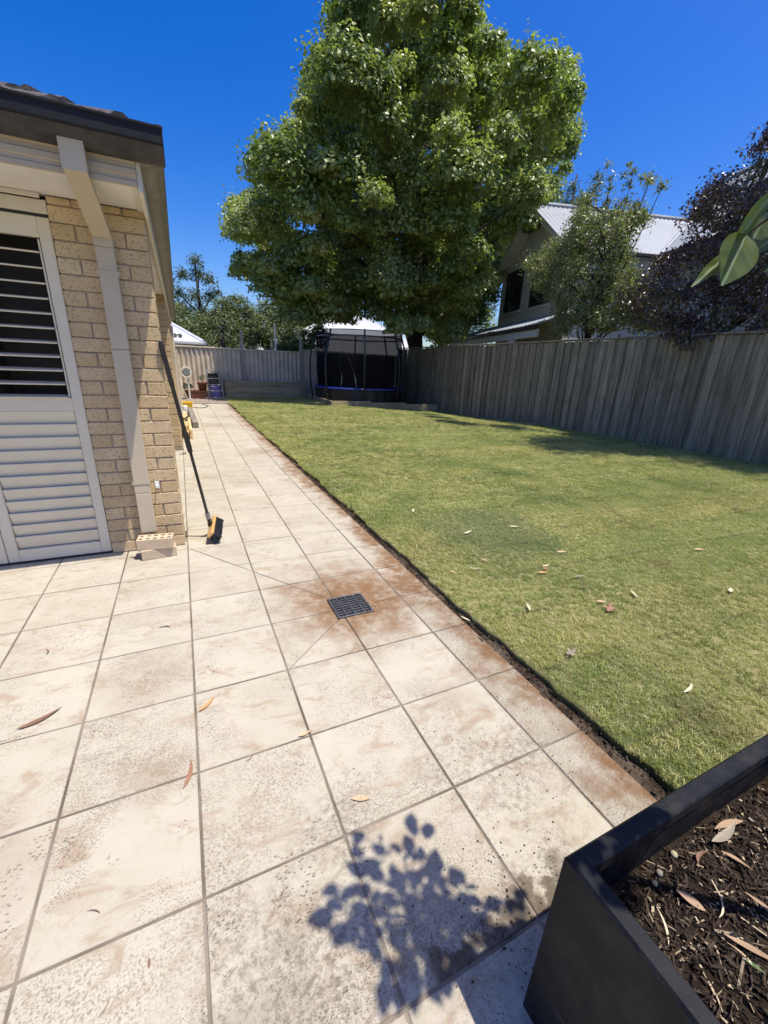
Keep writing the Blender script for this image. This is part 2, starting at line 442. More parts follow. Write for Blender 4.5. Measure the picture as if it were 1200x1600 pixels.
def m_bigleaf():
    g = G('thick_green_leaf')
    o = g.obj()
    x = g.xyz(o)
    rib = g.ramp(g.math('ABSOLUTE', x[0]), 0.0, 0.0025, 1, 0)
    w = g.n('ShaderNodeTexWave', wave_type='BANDS', bands_direction='DIAGONAL')
    ax = g.n('ShaderNodeCombineXYZ')
    g.put(ax.inputs[0], g.math('ABSOLUTE', x[0])); g.put(ax.inputs[1], g.mul(x[1], -1.0))
    g.put(w.inputs['Vector'], ax.outputs[0])
    w.inputs['Scale'].default_value = 26
    w.inputs['Distortion'].default_value = 1.2
    c = g.mix(g.noise(40, 4, 0.6), (0.06, 0.09, 0.018), (0.11, 0.14, 0.035))
    c = g.mix(g.mul(g.ramp(w.outputs['Fac'], 0.9, 1.0), 0.2), c, (0.16, 0.23, 0.09))
    c = g.mix(g.mul(rib, 0.8), c, (0.3, 0.36, 0.2))
    p = g.bsdf(c, 0.32, g.bump(w.outputs['Fac'], 0.25, 0.002), 0.5)
    t = g.n('ShaderNodeBsdfTranslucent')
    g.put(t.inputs[0], (0.12, 0.19, 0.03))
    m = g.n('ShaderNodeMixShader')
    m.inputs[0].default_value = 0.25
    g.t.links.new(p, m.inputs[1])
    g.t.links.new(t.outputs[0], m.inputs[2])
    return g.done(m.outputs[0])
MAT['bigleaf'] = m_bigleaf()

def m_dryleaf(name, a, b):
    g = G(name)
    r = g.rnd()
    o = g.xyz(g.obj())
    c = g.mix(g.noise(35, 5, 0.65), a, b)
    c = g.mix(g.mul(g.ramp(g.noise(110, 3, 0.6), 0.6, 0.72), 0.6), c, tuple(x * 0.35 for x in a))
    c = g.mix(g.mul(g.ramp(g.math('ABSOLUTE', o[0]), 0.0, 0.0009, 1, 0), 0.5), c, tuple(min(1, x * 1.3) for x in b))
    return g.done(g.bsdf(c, 0.6, g.bump(g.noise(90, 4), 0.4, 0.002), 0.3))
MAT['dry_tan'] = m_dryleaf('dry_leaf_tan', (0.40, 0.27, 0.15), (0.55, 0.40, 0.25))
MAT['litter_tan'] = m_dryleaf('litter_leaf_tan', (0.25, 0.15, 0.085), (0.37, 0.25, 0.155))
MAT['dry_brown'] = m_dryleaf('dry_leaf_brown', (0.12, 0.065, 0.04), (0.26, 0.15, 0.095))
MAT['dry_orange'] = m_dryleaf('dry_leaf_orange', (0.46, 0.22, 0.09), (0.58, 0.33, 0.16))
MAT['dry_pale'] = m_dryleaf('dry_leaf_pale', (0.48, 0.41, 0.26), (0.62, 0.55, 0.38))
MAT['dry_red'] = m_dryleaf('dry_leaf_red_brown', (0.20, 0.085, 0.05), (0.38, 0.22, 0.14))
MAT['dry_grey'] = m_dryleaf('dry_leaf_grey', (0.19, 0.155, 0.12), (0.33, 0.28, 0.22))

def m_net():
    g = G('black_safety_net')
    d = g.n('ShaderNodeBsdfDiffuse')
    d.inputs[0].default_value = (0.012, 0.012, 0.013, 1)
    t = g.n('ShaderNodeBsdfTransparent')
    m = g.n('ShaderNodeMixShader')
    m.inputs[0].default_value = 0.78
    g.t.links.new(t.outputs[0], m.inputs[1])
    g.t.links.new(d.outputs[0], m.inputs[2])
    return g.done(m.outputs[0])
MAT['net'] = m_net()

def m_mulch():
    g = G('bark_mulch')
    r = g.attr('rnd')
    c = g.mix(g.ramp(r, 0.0, 0.8), (0.010, 0.007, 0.005), (0.062, 0.042, 0.028))
    c = g.mix(g.ramp(r, 0.9, 0.96), c, (0.42, 0.33, 0.22))
    return g.done(g.bsdf(c, 0.85, None, 0.2))
MAT['mulch'] = m_mulch()

# ------------------------------------------------------------------ mesh builder
class MB:
    """Collects shapes in world coordinates; T (a Matrix) is applied to what is added."""
    def __init__(s, T=None):
        s.v, s.f, s.T = [], [], T
    def put(s, vs, fs):
        k = len(s.v)
        if s.T is not None:
            vs = [s.T @ Vector(q) for q in vs]
        s.v.extend(tuple(q) for q in vs)
        s.f.extend(tuple(i + k for i in f) for f in fs)
        return s
    def box(s, x0, x1, y0, y1, z0, z1, c=0.0, M=None):
        if c <= 0:
            vs = [(x, y, z) for z in (z0, z1) for y in (y0, y1) for x in (x0, x1)]
            fs = [(0, 2, 3, 1), (4, 5, 7, 6), (0, 1, 5, 4), (2, 6, 7, 3), (0, 4, 6, 2), (1, 3, 7, 5)]
        else:
            vs, fs = chamfer_box(x0, x1, y0, y1, z0, z1, c)
        if M is not None:
            vs = [M @ Vector(q) for q in vs]
        return s.put(vs, fs)
    def tube(s, pts, r, seg=8, cap=True):
        pts = [Vector(q) for q in pts]
        rs = r if isinstance(r, (list, tuple)) else [r] * len(pts)
        vs, fs = [], []
        d0 = (pts[1] - pts[0]).normalized()
        a = d0.orthogonal().normalized()
        for i, q in enumerate(pts):
            d = (pts[min(i + 1, len(pts) - 1)] - pts[max(i - 1, 0)]).normalized()
            a = (a - d * a.dot(d)).normalized()
            b = d.cross(a)
            for k in range(seg):
                t = 2 * math.pi * k / seg
                vs.append(q + rs[i] * (math.cos(t) * a + math.sin(t) * b))
        for i in range(len(pts) - 1):
            for k in range(seg):
                k2 = (k + 1) % seg
                fs.append((i * seg + k, i * seg + k2, (i + 1) * seg + k2, (i + 1) * seg + k))
        if cap:
            fs.append(tuple(range(seg - 1, -1, -1)))
            fs.append(tuple((len(pts) - 1) * seg + k for k in range(seg)))
        return s.put(vs, fs)
    def prism(s, poly, z0, z1):
        n = len(poly)
        vs = [(x, y, z0) for x, y in poly] + [(x, y, z1) for x, y in poly]
        fs = [tuple(range(n - 1, -1, -1)), tuple(range(n, 2 * n))]
        fs += [(i, (i + 1) % n, n + (i + 1) % n, n + i) for i in range(n)]
        return s.put(vs, fs)
    def sweep(s, prof, axis, a0, a1):
        """closed profile of (u, z) pairs swept along axis 'x' (u = y) or 'y' (u = x)"""
        n = len(prof)
        if axis == 'x':
            vs = [(a0, u, z) for u, z in prof] + [(a1, u, z) for u, z in prof]
        else:
            vs = [(u, a0, z) for u, z in prof] + [(u, a1, z) for u, z in prof]
        fs = [tuple(range(n)), tuple(range(2 * n - 1, n - 1, -1))]
        fs += [(i, n + i, n + (i + 1) % n, (i + 1) % n) for i in range(n)]
        return s.put(vs, fs)
    def lathe(s, c, prof, seg=16):
        vs, fs = [], []
        for r, z in prof:
            for k in range(seg):
                t = 2 * math.pi * k / seg
                vs.append((c[0] + r * math.cos(t), c[1] + r * math.sin(t), c[2] + z))
        for i in range(len(prof) - 1):
            for k in range(seg):
                k2 = (k + 1) % seg
                fs.append((i * seg + k, i * seg + k2, (i + 1) * seg + k2, (i + 1) * seg + k))
        return s.put(vs, fs)
    def build(s, name, mat, parent=None, smooth=False):
        o0 = wloc(parent)
        me = bpy.data.meshes.new(name)
        me.from_pydata([tuple(Vector(q) - o0) for q in s.v], [], s.f)
        bm = bmesh.new()
        bm.from_mesh(me)
        bmesh.ops.recalc_face_normals(bm, faces=bm.faces)
        bm.to_mesh(me)
        bm.free()
        return place(name, me, mat, parent, smooth)

def chamfer_box(x0, x1, y0, y1, z0, z1, c):
    vs, idx = [], {}
    X, Y, Z = (x0, x1), (y0, y1), (z0, z1)
    for i in (0, 1):
        for j in (0, 1):
            for k in (0, 1):
                sx, sy, sz = (1 - 2 * i) * c, (1 - 2 * j) * c, (1 - 2 * k) * c
                for ax in range(3):
                    q = [X[i] + sx, Y[j] + sy, Z[k] + sz]
                    q[ax] = (X[i], Y[j], Z[k])[ax]
                    idx[(i, j, k, ax)] = len(vs)
                    vs.append(tuple(q))
    fs = []
    for ax in range(3):
        for sde in (0, 1):
            o = [a for a in range(3) if a != ax]
            q = []
            for (p, r) in ((0, 0), (1, 0), (1, 1), (0, 1)):
                key = [0, 0, 0]
                key[ax], key[o[0]], key[o[1]] = sde, p, r
                q.append(idx[(*key, ax)])
            fs.append(tuple(q))
    for ax in range(3):
        o = [a for a in range(3) if a != ax]
        for p in (0, 1):
            for r in (0, 1):
                k0, k1 = [0, 0, 0], [0, 0, 0]
                k0[o[0]] = k1[o[0]] = p
                k0[o[1]] = k1[o[1]] = r
                k1[ax] = 1
                fs.append((idx[(*k0, o[0])], idx[(*k1, o[0])], idx[(*k1, o[1])], idx[(*k0, o[1])]))
    for i in (0, 1):
        for j in (0, 1):
            for k in (0, 1):
                fs.append((idx[(i, j, k, 0)], idx[(i, j, k, 1)], idx[(i, j, k, 2)]))
    return vs, fs

def wloc(o):
    r = Vector((0, 0, 0))
    while o is not None:
        r = r + o.location
        o = o.parent
    return r

def place(name, me, mat, parent=None, smooth=False, loc=None, rot=None):
    if mat is not None and not me.materials:
        me.materials.append(MAT[mat] if isinstance(mat, str) else mat)
    if smooth:
        me.polygons.foreach_set('use_smooth', [True] * len(me.polygons))
    o = bpy.data.objects.new(name, me)
    COL.objects.link(o)
    if parent is not None:
        o.parent = parent
    if loc is not None:
        o.location = Vector(loc) - wloc(parent)
    if rot is not None:
        o.rotation_euler = rot
    return o

def tag(o, label, cat, group=None, kind=None):
    o['label'] = label
    o['category'] = cat
    if group:
        o['group'] = group
    if kind:
        o['kind'] = kind
    return o

def struct(o):
    o['kind'] = 'structure'
    return o

def stuff(o):
    o['kind'] = 'stuff'
    return o

def thing(name, label, cat, loc=(0, 0, 0), group=None):
    o = bpy.data.objects.new(name, None)
    o.empty_display_size = 0.2
    COL.objects.link(o)
    o.location = loc
    return tag(o, label, cat, group)

def mesh_np(name, V, F, attrs=None):
    """fast mesh from numpy triangles/quads"""
    me = bpy.data.meshes.new(name)
    k = F.shape[1]
    me.vertices.add(len(V))
    me.vertices.foreach_set('co', V.astype(np.float32).ravel())
    me.loops.add(F.size)
    me.loops.foreach_set('vertex_index', F.astype(np.int32).ravel())
    me.polygons.add(len(F))
    me.polygons.foreach_set('loop_start', np.arange(0, F.size, k, dtype=np.int32))
    me.polygons.foreach_set('loop_total', np.full(len(F), k, dtype=np.int32))
    me.update(calc_edges=True)
    for nm, arr in (attrs or {}).items():
        a = me.attributes.new(nm, 'FLOAT', 'FACE')
        a.data.foreach_set('value', arr.astype(np.float32))
    return me

def unit(a):
    return a / np.maximum(np.linalg.norm(a, axis=1, keepdims=True), 1e-9)

def leaf_cloud(name, blobs, n, L, W, up=0.6, outw=0.5, jit=0.6, droop=0.4, shell=0.55, squash=0.85, fold=0.18, low=-0.75):
    """blobs: (k,4) centre+radius. Leaves sit in the outer part of each clump, folded along the midrib."""
    B = np.asarray(blobs, float)
    k = len(B)
    cnt = np.maximum(8, (n * (B[:, 3] / B[:, 3].mean()) ** 2).astype(int))
    bi = np.repeat(np.arange(k), cnt)
    N = len(bi)
    d = unit(rng.normal(size=(N, 3)))
    flip = d[:, 2] < low
    d[flip, 2] *= -1
    rr = B[bi, 3] * (shell + (1 - shell) * rng.random(N)) * (0.8 + 0.4 * rng.random(N))
    lump = 1 + 0.28 * np.sin(d[:, 0] * 5 + bi * 1.7) * np.cos(d[:, 1] * 6 + bi) 
    P = B[bi, :3] + d * (rr * lump)[:, None] * np.array([1, 1, squash])
    nrm = unit(d * outw + np.array([0, 0, up]) + rng.normal(size=(N, 3)) * jit)
    t = rng.normal(size=(N, 3)) + d * 0.7 + np.array([0, 0, -droop])
    a = unit(t - nrm * (t * nrm).sum(1)[:, None])
    b = np.cross(nrm, a)
    s = (0.5 + 0.9 * rng.random(N) ** 1.2)[:, None]
    l, w = L * s, W * s
    V = np.empty((N, 4, 3))
    V[:, 0] = P - a * l * 0.5
    V[:, 1] = P + b * w * 0.5 + nrm * w * fold
    V[:, 2] = P + a * l * 0.5
    V[:, 3] = P - b * w * 0.5 + nrm * w * fold
    i = np.arange(N) * 4
    F = np.concatenate([np.stack([i, i + 1, i + 2], 1), np.stack([i, i + 2, i + 3], 1)])
    r = rng.random(N)
    kk = rng.random(k)[bi]
    return mesh_np(name, V.reshape(-1, 3), F, {'rnd': np.r_[r, r], 'clump': np.r_[kk, kk]})
# ------------------------------------------------------------------ measured clump centres (metres)
def pts3(t, k, w=3):
    return np.array([int(x) for x in t.split()], float).reshape(-1, w) / k
BIGT = pts3('''173 293 186 18 224 508 277 23 298 394 163 24 122 472 143 15 262 516 114 19 81 334 79 21 151 522 198 19 232 256 142 18 159 438 234 20 212 507 195 20
148 301 177 17 346 452 243 14 101 358 75 20 341 440 204 17 305 488 308 17 318 411 250 18 172 258 116 20 276 514 163 16 239 459 118 17 307 438 294 25
219 526 220 23 377 417 190 17 278 425 221 18 134 342 212 18 109 268 132 15 193 523 115 13 348 387 203 14 146 285 86 18 263 516 240 14 164 467 295 13
283 480 192 23 338 500 190 18 107 491 117 24 128 268 164 17 153 507 256 23 306 470 154 24 206 499 321 23 309 316 215 17 297 325 173 23 208 409 320 15
237 433 275 25 337 408 284 13 336 489 264 20 294 460 228 18 123 264 238 22 361 479 253 22 175 275 86 13 327 486 151 18 135 329 179 19 233 322 212 19
287 495 109 23 163 255 185 15 89 389 152 15 192 474 322 17 239 468 231 15 90 291 121 23 210 240 191 20 158 371 185 24 203 296 102 17 152 287 118 22
266 398 148 21 252 263 186 15 323 417 158 17 324 441 325 20 289 497 140 25 333 461 116 24 311 475 67 20 258 440 81 25 88 438 155 21 245 343 76 24 151
294 153 22 225 483 313 13 200 435 354 15 170 271 142 22 202 296 76 20 161 412 292 25 167 338 97 16 139 448 222 15 144 308 273 22 350 454 163 15 288
500 286 16 248 514 88 16 164 476 204 22 142 298 227 14 255 475 184 17 195 362 165 22 150 519 139 15 277 479 307 13 275 519 265 13 322 340 225 19 255
451 319 24 98 483 203 14 244 447 201 24 351 471 219 14 259 415 277 13 308 355 158 23 255 389 178 16 161 399 254 19 181 333 223 17 234 503 210 19 379
451 266 14 204 527 281 23 141 310 124 20 193 290 226 18 305 447 178 17 147 348 113 25 64 356 120 25 291 396 120 20 257 509 145 20 83 331 149 19 356
478 147 14 89 425 181 21 240 531 139 19 201 440 141 14 153 276 224 13 269 296 197 21 222 505 160 13 182 500 110 18 230 473 207 15 96 352 140 16 91 315
95 20 213 406 279 23 105 492 148 21 385 431 249 15 148 371 279 19 244 318 147 14 329 387 270 15 380 449 168 16 207 273 88 16 158 510 284 22 263 326
169 15 185 506 285 16 269 277 216 14 135 506 221 14 201 435 252 21 224 476 264 22 337 493 220 20 148 446 117 23 183 488 88 19 213 415 362 22 105 308
182 15 187 461 227 14 321 496 112 24 392 423 221 22 264 426 158 23 123 421 73 25 142 421 228 23 272 427 324 15 271 354 121 18 189 527 163 17 218 370
86 15 286 375 230 14 300 458 307 16 168 387 107 16 165 497 183 21 169 243 137 22 318 411 126 16 201 399 191 18 330 401 222 17 179 458 341 20 298 456
342 16 177 303 114 18 152 420 158 24 316 380 228 19 300 507 194 20 361 399 283 15 225 339 139 20 191 477 297 13 228 457 334 22 185 315 282 21 103 391
70 22 323 511 156 14 129 297 255 16 285 460 170 23 283 505 84 18 126 417 123 23 328 375 162 22 213 298 212 15 221 437 108 15 104 268 175 23 185 419 96
23 134 341 248 20 64 425 134 17 179 375 229 22 269 461 208 14 107 394 198 17 264 419 242 24 86 491 177 14 125 360 190 14 263 387 224 20 276 351 260 18
203 489 125 21 297 384 252 17 170 355 285 15 257 446 248 17 235 361 106 19 339 424 230 25 253 531 165 21 71 292 137 22 149 335 287 17 110 501 186 22
268 409 64 19 227 487 130 18 323 495 236 7 304 518 105 9 302 480 274 10 161 329 224 9 326 414 263 8 325 510 216 12 135 449 107 8 243 476 272 9 342 414
254 11 233 449 270 10 112 261 224 9 221 270 197 10 295 530 222 11 94 464 206 10 279 499 222 7 374 422 162 11 161 468 279 11 305 435 165 8 242 350 134
11 343 503 255 7 230 249 125 7 99 480 104 9 108 457 202 9 213 531 110 10 81 421 97 8 286 464 184 7 344 390 167 7 141 521 111 10 108 262 147 7 317 446
99 10 171 488 104 8 155 511 217 9 255 498 313 10 62 433 115 8 184 456 287 10 224 539 260 9 90 422 155 9 91 403 91 7 111 348 189 8 158 277 203 10 165
270 241 8 142 508 243 8 139 310 165 8 372 437 232 11 266 428 182 12 334 458 212 7 394 392 232 9 265 332 154 10 211 478 202 10 236 493 334 11 134 341
120 11 390 408 222 11 159 509 125 11 320 412 201 12 290 286 222 9 260 503 229 7 362 422 198 9 319 440 310 7 364 451 144 8 371 454 239 8 79 353 136 9
164 437 124 12 227 479 150 8 291 308 223 12 273 527 283 11 197 533 293 9 351 485 189 11 352 501 120 8 157 482 284 7 310 417 108 11 225 293 223 8 245
522 254 9 248 539 211 9 351 349 266 8 207 503 151 11 202 450 318 8 91 292 99 9 113 481 133 11 377 437 195 7 299 451 60 11 222 250 200 8 367 368 246 10
390 409 246 8 347 420 167 12 281 412 313 7 283 359 246 8 119 478 194 8 352 473 310 10 267 437 311 11 184 258 144 10 150 531 236 8 145 294 105 10 189
413 193 8 207 456 349 12 65 346 131 8 148 304 250 11 65 315 88 8 321 417 288 9 69 385 95 10 210 520 163 9 278 505 126 8 183 261 93 12 203 504 283 12
199 483 103 10 172 498 225 12 205 540 210 11 368 415 308 9 158 302 73 9 311 434 133 7 119 359 118 8 94 268 136 11 343 482 212 11 201 442 202 8 326 340
272 12 223 506 221 7 167 286 264 8 275 477 136 8 344 482 278 12 249 535 185 10 122 259 178 11 325 493 280 10 140 445 90 12 397 408 287 11 89 375 82 8
153 234 152 10 123 341 180 9 91 306 76 11 218 508 309 10 121 338 141 11 68 459 136 10 210 261 165 10 166 528 143 12 296 429 72 9 369 422 254 12 181
268 212 8 66 477 168 9 364 408 270 10 234 542 174 8 320 444 209 9 163 487 237 7 282 510 255 11 269 288 235 11 229 299 95 9 131 440 201 11 86 424 138
12 258 470 293 11 131 456 126 12 262 530 196 9 77 346 159 11 255 537 138 9 158 257 203 11 322 397 147 8 227 538 196 10 235 265 187 9 146 387 92 11 342
369 195 8 79 327 98 10 128 515 205 8 310 464 93 12 167 351 131 7 92 393 124 8 104 320 87 12 239 332 69 9 347 479 106 7 192 530 186 9 100 407 169 10
159 527 160 11 203 314 255 11 276 314 246 10 349 452 111 8 248 248 196 12 263 478 78 8 145 271 53 11 119 336 78 12 117 438 182 8 154 493 85 11 234 466
98 12 143 274 77 12 262 331 223 8 343 408 148 10 263 470 123 11 215 537 159 8 188 518 82 10 156 528 125 9 321 351 178 8 399 431 193 9 333 417 177 11
277 295 140 10 136 525 141 8 241 447 367 11 60 343 97 8 117 480 77 9 322 483 176 8 342 360 218 10 188 252 207 10 83 278 113 8 174 491 163 8 144 483
173 11 142 351 287 11 237 505 322 11 182 240 100 10 95 413 194 9 255 281 230 10 388 431 206 10 246 429 320 11 281 520 178 10 295 473 69 11 207 524 92
10 344 497 139 8 269 508 79 9 221 293 166 8 268 315 158 9 292 513 117 8 288 485 98 10 188 269 109 10 350 371 263 7 165 274 56 9 362 482 208 8 358 435
325 10 211 480 333 8 158 473 157 12 276 399 82 8 291 409 110 11 134 440 180 8 141 427 134 9 327 391 195 8 285 426 177 11 322 459 334 9 86 295 172 7 82
398 164 10 255 306 172 10 160 251 231 9 212 421 260 9 182 340 60 9 244 530 290 11 132 463 97 8 76 387 113 9 185 518 150 10 152 416 280 9 168 394 297 9
90 315 158 9 322 320 208 12 286 457 68 9 167 410 140 10 377 442 289 11 369 439 211 10 288 485 229 8 180 517 272 9 200 263 98 11 266 488 197 12 267 318
210 9 312 389 169 10 282 496 240 9 362 472 281 8 279 381 260 9 155 465 118 9 279 507 201 9 226 264 168 7 56 367 96 10 307 456 216 8 271 493 312 11 137
407 212 8 136 455 250 8 66 468 108 12 267 464 143 10 262 368 195 8 104 288 201 10 301 484 138 10 303 374 234 9 199 307 126 9 195 276 52 12 62 319 123
8 248 258 145 7 272 502 106 9 142 321 149 8 287 421 285 9 79 448 147 9 98 500 207 7 252 419 140 8 292 521 290 9 253 456 261 9 388 404 300 12 105 271
110 8 156 285 174 11 165 366 167 9 116 251 120 10 121 455 72 9 170 254 217 11 131 456 189 7 272 419 343 10 200 423 201 11 317 488 62 10 180 477 170 9
100 443 139 12 157 392 181 12 342 423 211 9 245 475 145 9 148 337 172 12 311 320 246 9 289 395 291 11 266 453 307 8 188 462 312 11 215 309 125 11 65
449 111 7 109 356 217 9 87 283 138 10 161 506 313 9 264 530 296 8 122 296 201 10 104 427 140 8 133 351 64 11 111 348 92 8 197 265 80 10 177 275 229 12
236 472 189 7 205 540 145 9 104 311 207 9 299 467 333 11 234 410 367 12 170 516 169 11 69 314 156 10 269 532 260 7 63 455 153 7 253 464 206 7 212 417
343 8 252 374 69 9 295 375 120 11 232 519 208 9 323 510 99 7 119 512 185 8 342 348 234 10 87 436 97 9 228 495 301 8 233 470 358 9 147 376 198 9 192
236 159 12 126 413 255 9 370 437 270 9 135 264 189 9 201 540 234 7 288 377 82 11 358 491 175 11 255 337 115 9 94 330 60 17 110 320 68 15 132 330 75 13
153 326 68 16 176 330 63 14 194 324 67 15 224 330 62 15 251 336 78 15 134 316 84 15 157 312 79 12 180 312 79 12 207 316 77 15 83 340 73 15 71 350 82
15 118 320 83 13 267 340 93 17 290 350 116 15''', 20, 4)
CRAPE = pts3('''526 417 188 572 434 174 490 432 222 488 419 163 536 441 262 566 431 144 540 492 256 508 478 213 540 399 251 562 459 176 538 424 145 526 446 224 522
398 155 533 500 183 484 437 192 564 432 200 524 463 248 534 464 186 512 457 206 540 467 233 522 413 238 558 504 258 522 362 182 533 505 208 496 398
142 550 460 144 508 430 195 553 396 149 494 340 135 516 457 168 497 354 162 507 457 233 560 413 133 511 426 256 534 468 272 556 454 260 560 476 226
499 370 200 552 420 237 572 412 154 523 439 181 554 408 188 494 398 210 522 438 144 577 443 229 508 380 150 511 478 176 568 500 204 561 392 258 514
356 146 506 401 231 538 440 242 506 376 178 552 466 209 549 372 168 477 398 192 565 507 159 486 418 260 532 378 130 478 384 170 559 524 192 556 478
251 527 382 208 543 336 131 518 500 231 550 476 177 512 312 130 553 426 166 562 480 272 506 376 224 497 372 134 540 436 197 552 526 226 538 411 171
554 361 140 548 423 262 572 475 150 574 436 251 530 518 228 578 414 200 564 390 174 531 461 132 534 470 164 506 416 148 486 453 228 508 524 222 529
370 154 576 421 224 524 524 206 492 499 222 510 382 256 576 366 134 576 461 192 508 361 242 513 392 196 556 500 222 486 362 234 482 423 134 582 449
144 539 484 202 572 390 142 502 345 182 544 420 214 553 484 148 513 404 128 530 344 153 511 497 191 520 411 217 489 484 206 490 334 162 518 446 272
562 486 302 577 422 273 489 352 212 536 449 158 500 442 148 488 394 246 538 401 132 511 400 177 492 464 194 481 380 147 554 401 216 554 451 226 576
481 184 501 434 281 542 538 202 529 412 263 531 392 229 489 420 204 559 498 283 544 380 188 485 360 187 495 446 170 576 462 248 534 378 254 540 526
248 536 468 295 570 414 250 481 358 133 486 416 237 510 482 237 511 432 231 567 500 138 498 322 145 496 438 247 582 384 162 554 504 184 533 485 223
539 399 200 522 334 134''', 50)
PURPLE = pts3('''481 204 204 561 282 122 545 176 203 531 348 162 500 253 238 476 186 160 468 230 190 464 244 155 504 184 172 555 180 242 501 237 254 522 182 116 554
254 174 550 231 172 526 214 274 550 275 159 557 262 208 510 238 156 496 316 173 503 167 145 490 158 166 532 202 175 509 227 234 567 308 256 499 195
120 483 240 137 496 169 238 576 227 101 527 190 202 472 306 144 470 274 126 548 180 128 570 192 129 553 326 182 563 226 260 504 207 270 576 276 241
551 350 175 476 257 219 486 298 127 540 298 124 496 137 146 474 180 133 505 219 212 500 208 156 480 227 116 569 239 158 512 159 103 560 284 212 578
264 158 522 213 138 507 125 112 546 301 210 520 184 141 455 206 212 574 239 210 578 257 181 480 146 114 568 239 233 538 260 218 568 252 299 539 354
143 522 230 171 510 282 236 461 280 150 478 226 223 542 304 237 558 337 135 508 290 130 524 310 160 544 244 194 555 266 267 568 250 105 570 255 133
499 274 154 549 272 238 486 154 139 544 263 113 528 127 116 492 334 163 504 319 142 572 248 266 524 177 230 489 242 207 570 206 266 553 160 146 511
142 180 546 192 146 538 196 262 568 177 219 500 224 103 482 243 181 456 276 170 489 270 228 451 260 146 561 194 103 492 224 190 551 344 198 490 246
159 547 293 260 538 286 196 493 226 169 578 219 163 531 284 225 515 332 170 530 202 118 574 280 298 578 259 204 532 369 169 572 237 187 545 213 186
504 206 185 468 248 119 510 230 272 488 221 268 530 273 125 503 190 99 565 273 189 574 258 225 461 184 205 470 160 156 514 304 184 456 240 174 552 194
220 549 208 164 507 198 206 480 207 98 468 164 119 547 298 160 475 260 146 574 230 284 528 291 250 577 212 117 546 247 98 552 337 156 566 180 151 548
252 146 500 215 136 528 144 101 524 310 136 464 256 191 512 344 151 525 262 238 548 168 226 566 293 232 576 234 126 486 158 224 514 180 255 472 152
176 559 255 247 461 241 230 516 154 162''', 50)
POTPLANT = pts3('''499 -386 1068 401 -324 876 526 -362 820 486 -258 768 350 -290 901 550 -270 1079 474 -251 838 446 -277 938 548 -436 1045 574 -397 992 521 -410 998 492
-256 1012 511 -266 891 446 -414 998 511 -397 1100 549 -351 888 582 -427 993 444 -315 838 484 -358 825 418 -406 923 562 -428 978 464 -423 942 530 -334
952 538 -308 855 526 -237 923 429 -392 984 482 -362 888 536 -237 952 612 -398 986 418 -364 1024 475 -280 763 526 -336 1066 416 -296 844 456 -264 1035
376 -326 926 443 -386 785 383 -282 972 599 -361 815 375 -331 762 400 -294 806 537 -378 914 448 -310 1064 495 -308 868 374 -367 767 458 -428 1058 523
-294 1092 537 -374 958 533 -237 862 503 -345 938 418 -346 1041 396 -292 858 492 -326 972 411 -250 879 480 -302 1076 493 -381 1034 421 -384 846 528
-296 1022 501 -328 908 431 -324 759 532 -359 990 484 -366 1000 454 -249 872 543 -246 1002 395 -341 904 427 -264 952 418 -346 856 476 -381 1084 470
-252 1049 484 -384 910 486 -376 946 542 -379 806 420 -280 814 472 -390 960 524 -290 894 546 -314 1023 524 -234 828 460 -281 990 468 -284 923 648 -421
1063 484 -310 988 504 -325 758 386 -329 977 431 -421 1038 393 -351 1043 352 -298 826 504 -254 916 396 -284 928 484 -270 1030 434 -379 902 437 -406 874
515 -354 870 557 -444 1066 432 -385 1029 539 -406 1080 522 -420 1094 499 -271 750 530 -341 846 380 -305 807 564 -356 839 448 -364 870 430 -338 820 477
-319 834 467 -338 836 462 -377 864 416 -322 914 513 -414 944 500 -296 846 490 -423 1050 552 -334 1022 552 -400 1048 504 -353 1041 424 -382 865 444
-364 804 488 -349 1008 521 -325 1026 460 -352 920 454 -328 983 466 -368 776 493 -319 781 418 -352 1010 406 -362 811 402 -306 914 379 -282 814 462 -318
776 368 -304 766 444 -336 1013 466 -334 1006 350 -292 770 410 -338 814 452 -320 880 442 -354 1082 570 -360 1066 473 -350 1015 540 -344 827 442 -284
884 404 -292 776 480 -294 976 464 -356 974 505 -333 882 498 -423 984 565 -338 1061 455 -354 892 514 -444 1096 501 -364 1066 468 -368 1062 456 -294 870
438 -279 840 425 -379 750 398 -356 796 439 -314 964 389 -262 808 426 -344 766 534 -402 1002 418 -337 838 566 -388 1044 479 -328 1092 429 -350 875 535
-328 998 584 -353 1086 498 -444 1092 434 -348 1064 492 -283 854 560 -404 947 576 -352 1022 490 -392 922 366 -290 820 438 -406 929 461 -282 902 412
-274 776 498 -339 827 560 -352 999 406 -285 846 501 -396 867 420 -370 786 458 -346 1084 418 -373 820 560 -353 1040 463 -291 828 543 -346 790 551 -361
1032 452 -362 768 542 -328 856 464 -320 1074 482 -345 976 539 -356 916 515 -370 975 452 -374 963 478 -406 1060 554 -361 804 430 -304 780 500 -426 893
615 -457 1088 555 -431 936 594 -469 1061 596 -415 924 579 -460 1041 560 -436 856 522 -439 998 564 -456 914 476 -388 827 641 -456 1038 536 -432 902 534
-420 772 506 -424 913 486 -432 844 618 -476 1066 538 -449 940 576 -431 890 546 -480 1056 583 -462 1019 526 -392 836 566 -476 987 534 -454 1044 565
-486 1048 638 -481 1098 576 -484 1020 526 -380 760 560 -385 791 536 -452 876 592 -402 825 554 -442 882 541 -470 992 620 -428 996 521 -432 1030 584
-414 872 574 -448 990 560 -403 772 511 -463 970 484 -418 750 559 -404 868''', 500)

